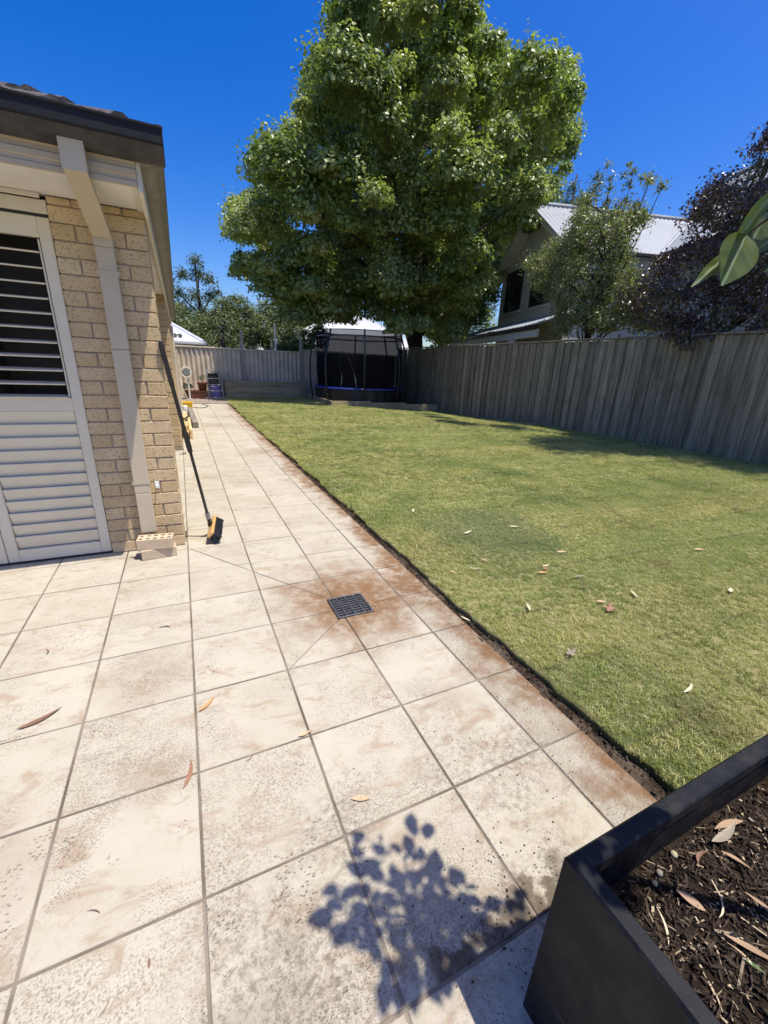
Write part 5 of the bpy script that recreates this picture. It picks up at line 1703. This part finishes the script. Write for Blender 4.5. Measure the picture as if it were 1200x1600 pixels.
b.tube([(.3, 12.98, .03), (.5, 12.9, .012), (.68, 13.1, .012), (.76, 13.6, .012), (.66, 14.0, .012), (.6, 14.1, .03)], .009, 6)
tag(b.build('power_cord', 'hose', None, True), 'dark cord curling over the path from the yellow box', 'cord')
t = thing('yellow_tub', 'yellow plastic tub standing on the path by the house', 'tub', (.18, 12.95, 0))
b = MB()
rsq = [ring(.06, .29, 12.85, 13.15, .004), ring(.045, .31, 12.83, 13.17, .16), ring(.03, .325, 12.815, 13.185, .16), ring(.03, .325, 12.815, 13.185, .178), ring(.05, .305, 12.84, 13.16, .178), ring(.06, .295, 12.85, 13.15, .05)]
b.put([q for r_ in rsq for q in r_], [(i_ * 4 + k, i_ * 4 + (k + 1) % 4, i_ * 4 + 4 + (k + 1) % 4, i_ * 4 + 4 + k) for i_ in range(5) for k in range(4)] + [(20, 21, 22, 23)])
b.build('tub', 'yellow', t)
tag(MB().box(.06, .16, 12.3, 12.62, .004, .12, .02).build('pipe_offcut', 'white_plastic'), 'white plastic offcut beside the yellow tub', 'offcut')
M = Matrix.Translation((.235, 10.4, .003)) @ Matrix.Rotation(.015, 4, 'Z')
b = MB()
vs, fs = chamfer_box(-.06, .06, -1.55, 1.5, 0, .125, .012)
b.put([M @ Vector(q) for q in vs], fs)
tag(b.build('old_sleeper', 'grey_sleeper'), 'grey split timber sleeper lying along the path', 'timber')
for (xa, xb, y0, y1, z0, z1, lab) in ((.03, .12, 7.5, 10.2, .003, .12, 'lower raw pine post lying against the brick wall'), (.125, .172, 7.42, 9.3, .003, .17, 'raw pine board standing on edge beside the wall'),
                                      (.04, .118, 7.7, 9.8, .123, .21, 'upper raw pine post resting on another post')):
    tag(MB().box(xa, xb, y0, y1, z0, z1, .004).build('timber_post', 'pine'), lab, 'timber', 'raw pine timber stacked along the wall')
b = MB()
b.tube([(.075, 8.3, .214), (.11, 8.35, .26), (.13, 8.5, .28), (.1, 8.7, .24), (.05, 8.6, .23), (.08, 8.4, .25)], .014, 6)
tag(b.build('cable_coil', 'hose', None, True), 'dark cable tangle lying on the pine posts', 'cable')
b = MB()
for k in range(3):
    b.box(-.055 + .03 * k, -.03 + .035 * k, 6.05 + .03 * k, 6.08 + .05 * k, .001, .006)
tag(b.build('leaf_scrap', 'hose'), 'tiny green plastic scrap on the paving behind the pier', 'scrap')

# ------------------------------------------------------------------ trampoline in its sleeper pit
t = thing('sleeper_border', 'low border of grey sleepers round the trampoline pit', 'border', (6.5, 13.6, 0))
for (x0, x1) in ((4.75, 6.25), (6.254, 7.7), (7.704, 9.12)):
    MB().box(x0, x1, 13.5, 13.56, float(dip((x0 + x1) / 2, 13.5)) - .1, .185 + float(dip((x0 + x1) / 2, 13.5)) * .6, .006).build('sleeper', 'sleeper', t)
for (y0, y1) in ((13.565, 15.2), (15.204, 16.75)):
    MB().box(4.75, 4.81, y0, y1, -.08, .19, .006).build('sleeper', 'sleeper', t)
struct(MB().box(4.82, 9.12, 13.57, 17.6, -.3, -.12).build('pit_floor', 'soil'))
TC = Vector((6.52, 15.4, 0))
TR = 1.74
t = thing('trampoline', 'round black trampoline with net enclosure and blue pad under the tree', 'trampoline', TC)
def circ(r_, z, n=48, c_=TC, a0=0, a1=2 * math.pi):
    return [(c_.x + r_ * math.cos(a), c_.y + r_ * math.sin(a), z) for a in np.linspace(a0, a1, n + 1)]
b = MB(); b.tube(circ(TR - .02, .55), .025, 8); b.build('frame', 'black_metal', t, True)
b = MB(); vs = [(TC.x + (TR - .28) * math.cos(a), TC.y + (TR - .28) * math.sin(a), .56) for a in np.linspace(0, 2 * math.pi, 48, endpoint=False)]
b.put(vs, [tuple(range(48))]); b.build('jumping_mat', 'black_metal', t)
b = MB(); b.lathe((TC.x, TC.y, 0), [(TR - .3, .585), (TR - .28, .6), (TR - .02, .61), (TR + .02, .6), (TR + .03, .55)], 48); b.build('pad', 'blue', t, True)
b = MB(); vs = []
for k, a in enumerate(np.linspace(0, 2 * math.pi, 97)):
    r_ = TR - .03 + .012 * math.sin(k * 1.7)
    vs += [(TC.x + r_ * math.cos(a), TC.y + r_ * math.sin(a), .53), (TC.x + r_ * math.cos(a), TC.y + r_ * math.sin(a), -.1)]
b.put(vs, [(2 * k, 2 * k + 2, 2 * k + 3, 2 * k + 1) for k in range(96)]); b.build('skirt', 'black_metal', t)
ZT = 2.58
for k in range(8):
    a = math.pi * 2 * (k + .5) / 8 + .12
    ca, sa = math.cos(a), math.sin(a)
    pts_ = []
    for s_ in np.linspace(0, 1, 9):
        z = -.12 + (ZT + .02 + .12) * s_
        r_ = TR + .05 + .13 * math.sin(math.pi * min(1, s_ * 1.05)) - .16 * max(0, s_ - .7) / .3
        pts_.append((TC.x + r_ * ca, TC.y + r_ * sa, z))
    MB().tube(pts_, .034, 8).build('pole', 'black_metal', t, True)
b = MB(); b.tube(circ(TR - .1, ZT), .016, 6); b.build('top_ring', 'black_metal', t, True)
b = MB(); b.lathe((TC.x, TC.y, 0), [(TR - .12, .6), (TR - .08, 1.2), (TR - .08, 2.1), (TR - .1, 2.42), (TR - .1, ZT)], 48); b.build('net', 'net', t, True)
b = MB(); b.lathe((TC.x, TC.y, 0), [(TR - .088, 2.36), (TR - .092, 2.41)], 48); b.build('net_hem', 'black_metal', t, True)
a0 = math.radians(232)
arc = []
for s_ in np.linspace(0, 1, 14):
    a = a0 - .12 + .36 * s_
    arc.append((TC.x + (TR - .1) * math.cos(a), TC.y + (TR - .1) * math.sin(a), .62 + 1.22 * math.sin(math.pi * (s_ * .5 + .5)) ** .7))
MB().tube(arc, .010, 6).build('door_zip', 'rope', t, True)
arc = [(TC.x + (TR - .1) * math.cos(a0 - .12 + .02 * math.sin(7 * s_)), TC.y + (TR - .1) * math.sin(a0 - .12 + .02 * math.sin(7 * s_)), .66 + 1.2 * s_) for s_ in np.linspace(0, 1, 12)]
MB().tube(arc, .010, 6).build('door_cord', 'rope', t, True)

# ------------------------------------------------------------------ neighbouring houses
ROT = math.radians(-16)
HM = Matrix.Translation((13.0, 11.517, 0)) @ Matrix.Rotation(ROT, 4, 'Z')     # local: x along the ridge, y away along the gable
t = thing('neighbour_house', 'two storey pale house with steel gable roof behind the right fence', 'house', (13.0, 11.517, 0))
GW, EZ, RZ = 6.1, 5.62, 7.72
b = MB(HM)
b.box(0, .2, 0, GW, -.5, EZ - .1)
b.put([(0, 0, EZ - .1), (0, GW, EZ - .1), (0, GW / 2, RZ - .12), (.2, 0, EZ - .1), (.2, GW, EZ - .1), (.2, GW / 2, RZ - .12)], [(0, 2, 1), (3, 4, 5), (0, 3, 5, 2), (1, 2, 5, 4)])
b.build('gable_wall', 'cream_wall', t)
MB(HM).box(.201, 9.5, .0, .2, -.5, EZ - .1).build('side_wall', 'white_wall', t)
MB(HM).box(.201, 9.5, GW - .2, GW, -.5, EZ - .1).build('back_wall', 'white_wall', t)
MB(HM).box(4.2, 4.4, -8, -.001, -.5, EZ - .12).build('wing_wall', 'white_wall', t)
def roof_sheet(p00, p10, p11, p01, pitch_, amp):
    """corrugated quad: ribs run from the p00-p10 edge to the p01-p11 edge"""
    p00, p10, p11, p01 = map(Vector, (p00, p10, p11, p01))
    nrm = (p10 - p00).cross(p01 - p00).normalized()
    if nrm.z < 0:
        nrm = -nrm
    n = max(4, int(max((p10 - p00).length, (p11 - p01).length) / pitch_ * 6))
    vs = []
    for i in range(n + 1):
        s_ = i / n
        off = nrm * amp * math.sin(2 * math.pi * i / 6)
        vs += [p00.lerp(p10, s_) + off, p01.lerp(p11, s_) + off]
    return vs, [(2 * i, 2 * i + 2, 2 * i + 3, 2 * i + 1) for i in range(n)]
b = MB(HM)
b.put(*roof_sheet((-.5, -.3, EZ - .12), (6.5, -.3, EZ - .12), (6.5, GW / 2, RZ), (-.5, GW / 2, RZ), .2, .014))
b.put(*roof_sheet((-.5, GW + .3, EZ - .12), (9, GW + .3, EZ - .12), (9, GW / 2, RZ), (-.5, GW / 2, RZ), .2, .014))
rf = b.build('roof', 'colorbond', t, True)
MB(HM).tube([(-.52, GW / 2, RZ + .03), (9, GW / 2, RZ + .03)], .09, 8).build('ridge_cap', 'colorbond', rf)
b = MB(HM)
b.put(*roof_sheet((3.15, -8, EZ - .1), (3.15, -.2, EZ - .1), (7.6, 2.4, 9.1), (7.6, -8, 9.1), .2, .014))
b.put([(7.6, -8, 9.1), (7.6, 2.4, 9.1), (12, 2.4, EZ), (12, -8, EZ)], [(0, 1, 2, 3)])
wr = b.build('wing_roof', 'colorbond', t, True)
MB(HM).tube([(3.15, -.2, EZ - .05), (7.6, 2.4, 9.15)], .07, 6).build('hip_cap', 'colorbond', wr)
MB(HM).tube([(7.6, 2.4, 9.15), (7.6, -8, 9.15)], .09, 6).build('ridge_cap', 'colorbond', wr)
MB(HM).box(3.0, 3.14, -8, -.3, EZ - .22, EZ - .08, .02).build('gutter', 'dark_trim', wr)
for sgn in (0, 1):                                       # barge boards
    ya, yb = (-.3, GW / 2) if sgn == 0 else (GW + .3, GW / 2)
    b = MB(HM)
    b.put([(-.5, ya, EZ - .36), (-.5, yb, RZ - .24), (-.5, yb, RZ - .035), (-.5, ya, EZ - .155), (-.46, ya, EZ - .36), (-.46, yb, RZ - .24), (-.46, yb, RZ - .035), (-.46, ya, EZ - .155)],
          [(0, 1, 2, 3), (4, 7, 6, 5), (0, 4, 5, 1), (3, 2, 6, 7), (0, 3, 7, 4), (1, 5, 6, 2)])
    b.build('barge_board', 'cream_wall', t)
    b = MB(HM)
    b.put([(-.455, ya, EZ - .34), (-.455, yb, RZ - .22), (-.002, yb, RZ - .22), (-.002, ya, EZ - .34)], [(0, 1, 2, 3)])
    b.build('soffit', 'cream_wall', t)
MB(HM).box(-.4, 6.4, -.42, -.3, EZ - .26, EZ - .14, .02).build('gutter', 'dark_trim', t)
def arched_window(y0, y1, z0, z1, arch):
    f = MB(HM)
    n = 8
    def outline(yA, yB, zA, zB, ar):
        return [(yA, zA), (yB, zA)] + [(yB + (yA - yB) * k / n, zB - ar + ar * math.sin(math.pi * k / n)) for k in range(n + 1)]
    o1, o2 = outline(y0, y1, z0, z1, arch), outline(y0 + .07, y1 - .07, z0 + .07, z1 - .08, arch)
    m = len(o1)
    vs = [(-.05, y, z) for y, z in o1] + [(-.05, y, z) for y, z in o2] + [(-.003, y, z) for y, z in o1] + [(-.02, y, z) for y, z in o2]
    fs = [(k, (k + 1) % m, m + (k + 1) % m, m + k) for k in range(m)] + [(k, 2 * m + k, 2 * m + (k + 1) % m, (k + 1) % m) for k in range(m)] + [(m + k, m + (k + 1) % m, 3 * m + (k + 1) % m, 3 * m + k) for k in range(m)]
    f.put(vs, fs)
    w = f.build('window', 'dark_trim', t)
    g_ = MB(HM)
    g_.put([(-.021, y, z) for y, z in o2], [tuple(range(m))])
    g_.build('pane', 'glass', w)
    ym = (y0 + y1) / 2
    MB(HM).box(-.048, -.022, ym - .03, ym + .03, z0 + .071, z1 - .1).build('mullion', 'dark_trim', w)
    for yy_ in ((y0 + ym) / 2, (y1 + ym) / 2):
        MB(HM).box(-.04, -.022, yy_ - .014, yy_ + .014, z0 + .071, z1 - .16).build('mullion', 'dark_trim', w)
    MB(HM).box(-.046, -.0225, y0 + .071, y1 - .071, (z0 + z1) / 2 - .02, (z0 + z1) / 2 + .02).build('mullion', 'dark_trim', w)
    MB(HM).box(-.09, -.002, y0 - .05, y1 + .05, z0 - .09, z0 - .002).build('sill', 'cream_wall', w)
arched_window(3.85, 5.5, 4.02, 5.72, .05)
arched_window(1.35, 2.95, 3.98, 5.2, .04)
# veranda along the gable
b = MB(HM)
b.put(*roof_sheet((-2.0, -1.9, 2.88), (-2.0, 7.4, 2.88), (-.003, 7.4, 3.52), (-.003, -1.9, 3.52), .2, .025))
vr = b.build('veranda_roof', 'colorbond', t, True)
MB(HM).box(-2.06, -1.98, -1.9, 7.4, 2.72, 2.86, .02).build('gutter', 'dark_trim', vr)
MB(HM).box(-1.97, -1.87, -1.8, 7.3, 2.5, 2.74, .01).build('fascia', 'cream_wall', vr)
for yy_ in (.1, 3.6, 7.0):
    MB(HM).box(-1.965, -1.875, yy_ - .045, yy_ + .045, -.5, 2.499, .005).build('post', 'white_wall', vr)
    for sg in (-1, 1):
        b = MB(HM)
        b.put([(-1.93, yy_ + sg * .05, 2.49), (-1.93, yy_ + sg * .34, 2.49), (-1.93, yy_ + sg * .2, 2.38), (-1.93, yy_ + sg * .05, 2.12), (-1.9, yy_ + sg * .05, 2.49), (-1.9, yy_ + sg * .34, 2.49), (-1.9, yy_ + sg * .2, 2.38), (-1.9, yy_ + sg * .05, 2.12)],
              [(0, 1, 2, 3), (4, 7, 6, 5), (0, 4, 5, 1), (1, 5, 6, 2), (2, 6, 7, 3), (3, 7, 4, 0)])
        b.build('bracket', 'white_wall', vr)
MB(HM).box(-.08, -.002, 1.0, 6.0, .0, 2.3).build('lower_glazing', 'dark_trim', t)

def hip_house(name, label, x0, x1, y0, y1, ez, rz, inset_, mat, wall_mat):
    t = thing(name, label, 'house', ((x0 + x1) / 2, (y0 + y1) / 2, 0))
    MB().box(x0 + .4, x1 - .4, y0 + .4, y1 - .4, -.5, ez - .05).build('wall', wall_mat, t)
    ym = (y0 + y1) / 2
    A_, B_ = (x0 + inset_, ym, rz), (x1 - inset_, ym, rz)
    b = MB()
    b.put(*roof_sheet((x0, y0, ez), (x1, y0, ez), B_, A_, .25, .02))
    b.put(*roof_sheet((x0, y1, ez), (x1, y1, ez), B_, A_, .25, .02))
    b.put(*roof_sheet((x0, y0, ez), (x0, y1, ez), (A_[0], ym, rz), (A_[0], ym, rz), .25, .02))
    b.put(*roof_sheet((x1, y0, ez), (x1, y1, ez), (B_[0], ym, rz), (B_[0], ym, rz), .25, .02))
    r_ = b.build('roof', mat, t, True)
    MB().tube([A_, B_], .1, 8).build('ridge_cap', mat, r_)
    for (c_, e_) in (((x0, y0, ez), A_), ((x1, y0, ez), B_)):
        MB().tube([c_, e_], .08, 6).build('hip_cap', mat, r_)
    b = MB()
    b.box(x0 - .1, x1 + .1, y0 - .12, y0 - .005, ez - .14, ez, .02)
    b.build('gutter', 'white_wall', t)
hip_house('rear_house', 'low house with pale steel hip roof behind the trampoline', 7.0, 19.5, 31.0, 44, 2.35, 6.6, 6.3, 'white_roof', 'white_wall')
hip_house('corner_house', 'small pale hip roof of a house behind the left end of the far fence', -9.5, 1.25, 22, 29, 2.15, 4.1, 3.2, 'white_roof', 'white_wall')
t = thing('vent_pole', 'thin white pole rising behind the far fence', 'pole', (3.78, 17.9, 0))
MB().tube([(3.78, 17.9, 0), (3.78, 17.9, 2.85)], .035, 8).build('shaft', 'white_plastic', t)
MB().tube([(3.78, 17.9, 2.85), (3.78, 17.9, 2.88)], .042, 8).build('cap', 'white_plastic', t)

# ------------------------------------------------------------------ trees
def tree(name, label, cat, base, trunk, limbs, blobs, n, L_, W_, mat, group=None, bark='bark', **kw):
    t = thing(name, label, cat, base, group)
    b = MB()
    b.tube(trunk[0], trunk[1], 10)
    b.build('trunk', bark, t, True)
    if limbs:
        b = MB()
        for pts_, r0, r1 in limbs:
            k = len(pts_)
            b.tube(pts_, [r0 + (r1 - r0) * i_ / (k - 1) for i_ in range(k)], 6)
        b.build('limb', bark, t, True)
    bl = np.array(blobs, float)
    bl[:, :3] -= np.array(base)
    place('crown', leaf_cloud('crown', bl, n, L_, W_, **kw), mat, t)
    return t
def auto_limbs(stem, B, every=1, r0=.05, r1=.012, zoff=-.6):
    out = []
    for q in B[::every]:
        q = Vector(q[:3])
        zz = max(stem[0][2], min(stem[-1][2], q.z + zoff - .35 * (Vector((q.x, q.y)) - Vector(stem[0][:2])).length))
        s0 = Vector(stem[0])
        for i_ in range(len(stem) - 1):
            if stem[i_][2] <= zz <= stem[i_ + 1][2]:
                f_ = (zz - stem[i_][2]) / max(1e-6, stem[i_ + 1][2] - stem[i_][2])
                s0 = Vector(stem[i_]).lerp(Vector(stem[i_ + 1]), f_)
        mid = s0.lerp(q, .5) + Vector((random.uniform(-.1, .1), random.uniform(-.1, .1), .06)) * (q - s0).length
        out.append(([s0, mid, q], r0, r1))
    return out
# the great sweetgum behind the trampoline
stem = [(11.2, 19.2, -.4), (11.15, 19.2, 2.0), (11.0, 19.3, 4.5), (10.9, 19.4, 8), (10.8, 19.5, 12), (10.6, 19.5, 17)]
BB = BIGT.copy()
extra = [(10.5, 19.3, 15.8, 1.1), (9.6, 19.2, 16.8, 1.0), (10.9, 19.6, 17.9, 1.0), (12, 19.4, 16.4, 1.1), (8.6, 19, 15.2, .9)]
BB = np.r_[BB, np.array(extra)]
lim = auto_limbs(stem[2:], BB[BB[:, 2] > 6], 5, .09, .02, -1.0)
lim += [([(11.1, 19.2, 1.9), (10.2, 18.7, 3.4), (8.6, 18.0, 5.0), (6.4, 17.6, 6.0)], .2, .05), ([(11.0, 19.3, 2.6), (12.6, 19.2, 4.6), (14.5, 19.5, 6.5), (17, 19.5, 9.5)], .2, .05),
        ([(10.9, 19.3, 4.0), (9.2, 19.2, 7), (7, 19.3, 10.2)], .18, .04)]
tree('sweetgum_tree', 'huge broad green tree towering over the trampoline', 'tree', (11.2, 19.2, -.5), (stem, [.42, .36, .3, .24, .16, .05]), lim, BB, 1100, .125, .105, 'leaf_big',
     up=.45, outw=.75, jit=.5, droop=1.0, shell=.55, squash=.85, fold=.14, low=-.35)
# small olive-leaved tree by the right fence
CR = np.c_[CRAPE, rng.uniform(.26, .42, len(CRAPE))]
stem = [(10.5, 8.2, -.4), (10.45, 8.2, 1.5), (10.4, 8.1, 2.6), (10.4, 8.0, 4.0), (10.5, 8.0, 5.6)]
lim = auto_limbs(stem, CR, 4, .028, .008, -.5)
for q in ((10.2, 9.0, 5.0), (10.3, 7.6, 5.9), (10.6, 8.5, 6.1), (10.4, 7.2, 5.6), (10.9, 7.6, 5.9), (10.6, 7.0, 5.5)):
    lim.append(([(10.4, 8.1, 2.2), (10.42 + .4 * (q[0] - 10.42), 8.1 + .5 * (q[1] - 8.1), 3.8), q], .03, .008))
sprigs = np.array([(10.2, 9.0, 5.05, .2), (10.3, 7.6, 5.95, .18), (10.6, 8.5, 6.15, .18), (10.4, 7.2, 5.65, .18), (10.9, 7.6, 5.95, .2), (10.6, 7.0, 5.55, .2), (10.25, 8.85, 4.6, .22), (10.33, 7.7, 5.4, .2), (10.55, 8.4, 5.6, .22), (10.41, 7.4, 5.1, .22), (10.75, 7.7, 5.4, .22), (10.52, 7.3, 5.0, .22), (10.3, 7.65, 5.7, .17), (10.58, 8.45, 5.9, .18), (10.3, 8.55, 6.0, .16), (10.32, 8.4, 6.35, .13), (10.6, 8.0, 6.3, .12), (10.5, 7.5, 5.85, .14), (10.6, 7.0, 5.55, .14), (10.55, 7.3, 5.75, .12), (10.5, 8.0, 6.05, .14)])
CR = np.r_[CR, sprigs]
tree('olive_leaved_tree', 'open olive green small tree with thin trunks behind the right fence', 'tree', (10.5, 8.2, -.5), (stem, [.07, .06, .05, .035, .012]), lim, CR, 260, .072, .038, 'leaf_crape',
     up=.5, outw=.5, jit=.8, droop=.2, shell=.15, squash=.9, fold=.15)
# purple leaved tree, partly overhanging the fence
PU = np.c_[PURPLE, rng.uniform(.28, .44, len(PURPLE))]
stem = [(10.6, 5.0, -.4), (10.5, 5.0, 1.6), (10.4, 5.0, 3.0), (10.4, 4.9, 4.6), (10.3, 4.6, 6.0)]
over = np.array([(9.12, 4.7, 2.12, .26), (9.1, 4.95, 2.2, .24), (9.15, 4.35, 2.2, .26), (9.1, 4.62, 1.98, .2), (9.3, 5.2, 2.5, .3), (9.35, 4.75, 2.35, .28), (9.2, 4.62, 2.2, .22), (9.3, 4.9, 2.5, .3), (9.25, 4.45, 2.15, .16), (9.4, 4.3, 2.5, .3), (9.3, 4.85, 2.1, .14)])
PU = np.r_[PU, over]
lim = auto_limbs(stem, PU, 5, .03, .008, -.5)
tree('purple_plum_tree', 'dark purple leaved tree spilling over the right fence', 'tree', (10.6, 5.0, -.5), (stem, [.11, .09, .07, .05, .02]), lim, PU, 330, .06, .042, 'leaf_purple',
     up=.45, outw=.5, jit=.85, droop=.3, shell=.2, squash=.9, fold=.12)
# tall gum standing to the right, out of the frame; its crown shades the lawn
GU = [(9.7, 2.7, 9.2, .9), (9.3, 3.2, 9.6, .8), (10.3, 2.4, 9.5, .9), (9.0, 2.6, 9.9, .7), (10.0, 3.3, 10.2, .8), (9.2, 6.6, 10.6, .55), (9.5, 6.0, 10.9, .6), (9.9, 7.6, 11.6, .55), (10.3, 5.2, 11.0, .7), (10.6, 8.6, 12.6, .6),
      (11.3, 1.6, 11.5, 1.2), (11.9, 2.6, 12.6, 1.2), (12.4, .8, 12.4, 1.3), (11.2, .4, 10.4, 1.1)]
stem = [(12.4, .6, -.4), (12.3, .7, 4), (12.1, .9, 8), (11.8, 1.4, 12)]
lim = [([(12.2, .8, 6), (11.0, 2.0, 8.2), (9.7, 2.8, 9.3)], .1, .03), ([(12.0, 1.0, 8.6), (10.8, 3.8, 10.2), (9.6, 6.2, 10.8), (10.0, 7.8, 11.6)], .1, .02), ([(11.9, 1.3, 10), (11.5, 1.8, 11.5)], .1, .03)]
tree('tall_gum_tree', 'tall gum tree standing beyond the right fence with its crown above view', 'tree', (12.4, .6, -.5), (stem, [.3, .25, .2, .08]), lim, GU, 2000, .13, .055, 'leaf_gum', squash=.75, shell=.2)
# background trees beyond the far fence
def simple_tree(name, label, x, y, blobs, n, L_, W_, mat, group, r=.15, **kw):
    B = np.array(blobs, float)
    top = B[:, 2].max()
    st = [(x, y, -.4), (x, y, top * .35), (x + .1, y, top * .65), (x, y, top - .2)]
    lim = auto_limbs(st, B, 2, r * .4, r * .1, -.8)
    return tree(name, label, 'tree', (x, y, -.5), (st, [r, r * .8, r * .6, r * .2]), lim, B, n, L_, W_, mat, group, **kw)
GB = 'trees beyond the far fence'
simple_tree('gum_tree', 'thin feathery blue green gum tree behind the far fence at left', 1.8, 36,
            [(1.88, 36, 8.0, .7), (.93, 36, 7.0, .7), (2.0, 36.2, 7.15, .75), (2.7, 35.8, 6.8, .7), (.58, 36, 5.76, .8), (1.63, 35.7, 5.65, .8), (2.74, 36, 5.76, .8), (.87, 36, 4.52, 1), (1.97, 36, 4.61, 1), (3.2, 36, 6.1, .5), (.28, 36, 4.7, 1), (1.3, 36, 3.3, 1.2), (2.6, 36, 3.6, 1.2), (-.2, 36, 3.4, 1.1)],
            620, .2, .07, 'leaf_gum', GB, .2, shell=.1, up=.3, jit=.9, droop=.6)
simple_tree('round_tree', 'rounded dark olive tree behind the far fence', 3.3, 30,
            [(3.03, 30, 4.4, .8), (3.82, 30, 4.6, .9), (2.4, 30, 3.7, .8), (3.15, 29.4, 3.6, .9), (4.37, 30, 4.0, .9), (2.12, 30, 2.9, .8), (3.27, 29.2, 2.7, 1), (4.51, 29.6, 3.1, .9), (3.9, 29, 2.2, 1), (2.6, 29.2, 2.0, 1)],
            2600, .12, .07, 'leaf_dark', GB, .2, shell=.6, up=.7, jit=.6)
simple_tree('round_tree', 'deep green tree right of the rounded olive tree beyond the far fence', 5.8, 31,
            [(5.79, 31, 4.6, .8), (6.64, 31, 4.3, .9), (5.3, 30.6, 3.7, .9), (6.82, 30.6, 3.4, .9), (5.04, 30.5, 2.8, .9), (6.12, 30.2, 2.8, 1), (7.4, 30.6, 2.5, 1), (7.6, 31, 3.8, .9)],
            2600, .12, .07, 'leaf_dark', GB, .2, shell=.6, up=.7, jit=.6)
simple_tree('dark_tree', 'low dark tree at the left end beyond the far fence', 1.0, 29,
            [(1.0, 29, 2.9, .8), (1.44, 29.3, 3.4, .8), (.3, 29, 3.0, .9), (.2, 29.4, 4.0, .7), (1.7, 28.8, 2.2, .9), (.4, 28.8, 2.0, .9), (-.6, 29, 3.2, 1)],
            2200, .12, .06, 'leaf_dark', GB, .15, shell=.4, up=.6)
simple_tree('lime_shrub_tree', 'bright lime green shrubby tree behind the far fence post', 6.9, 24,
            [(6.76, 24, 2.7, .6), (7.31, 24, 2.5, .6), (6.2, 24, 2.2, .6), (7.5, 24.2, 3.1, .55), (5.7, 24, 1.8, .6), (6.6, 23.6, 1.9, .7), (5.2, 24.3, 1.9, .55)],
            1600, .1, .06, 'leaf_lime', GB, .1, shell=.5, up=.7)
simple_tree('sunlit_tree', 'mid green tree showing under the left side of the huge tree', 8.6, 36,
            [(8.4, 36, 5.6, 1.1), (9.9, 36, 6.2, 1.2), (11.4, 36, 5.9, 1.2), (9.1, 35.5, 4.6, 1.1), (10.8, 35.5, 4.6, 1.2), (12.4, 36, 5.4, 1.2), (7.8, 35.6, 4.4, 1)],
            900, .16, .09, 'leaf_lime', GB, .2, shell=.5, up=.7)
simple_tree('shade_tree', 'dark leafy tree at the left side of the neighbour house', 15.6, 21.4,
            [(15.0, 21, 3.4, 1), (15.9, 21.5, 4.2, 1), (17, 21.5, 3.9, 1), (14.2, 21, 2.7, 1), (16.1, 21, 2.6, 1.1), (13.4, 20.6, 2.2, .9), (17.3, 22, 4.9, .9), (12.8, 20.8, 1.6, .8)],
            900, .13, .09, 'leaf_big', GB, .2, shell=.4, up=.6)
simple_tree('conifer_tree', 'blue green pointed tree top behind the neighbour house roof', 31, 30,
            [(28.9, 30, 14.6, 1.0), (30.75, 30, 15.8, .8), (30.5, 30, 14.6, 1.1), (33.35, 30, 17.0, .7), (33.2, 30, 15.9, .9), (32.1, 30, 15.0, 1), (31, 30, 13, 1.5), (33, 30, 13.5, 1.5), (29.5, 30, 12.5, 1.5)],
            600, .2, .08, 'leaf_gum', GB, .3, shell=.2, up=.4)
# cabbage palm
t = thing('cabbage_palm', 'spiky palm with arching fronds among the trees beyond the far fence', 'palm', (2.3, 25.5, -.4))
MB().tube([(2.35, 25.5, -.4), (2.4, 25.5, 2.0), (2.35, 25.5, 2.9)], [.14, .12, .1], 8).build('trunk', 'bark', t, True)
for k in range(26):
    a = random.uniform(0, 6.28); e = random.uniform(-.1, 1.25)
    L_ = random.uniform(.8, 1.15)
    vs, fs = [], []
    d = Vector((math.cos(a) * math.cos(e), math.sin(a) * math.cos(e), math.sin(e)))
    s_ = d.cross(Vector((0, 0, 1))).normalized()
    for i_ in range(7):
        u = i_ / 6
        c_ = Vector((2.35, 25.5, 2.9)) + d * L_ * u + Vector((0, 0, -.5 * u * u * L_ * math.cos(e)))
        w = .05 * (1 - u) + .006
        vs += [c_ - s_ * w, c_ + Vector((0, 0, -.012)), c_ + s_ * w]
    for i_ in range(6):
        for q in (0, 1):
            fs.append((i_ * 3 + q, i_ * 3 + q + 1, i_ * 3 + q + 4, i_ * 3 + q + 3))
    b = MB(); b.put(vs, fs)
    b.build('frond', simple('palm_frond', (.13, .15, .06), .5, .25, 3) if k == 0 else bpy.data.materials['palm_frond'], t)
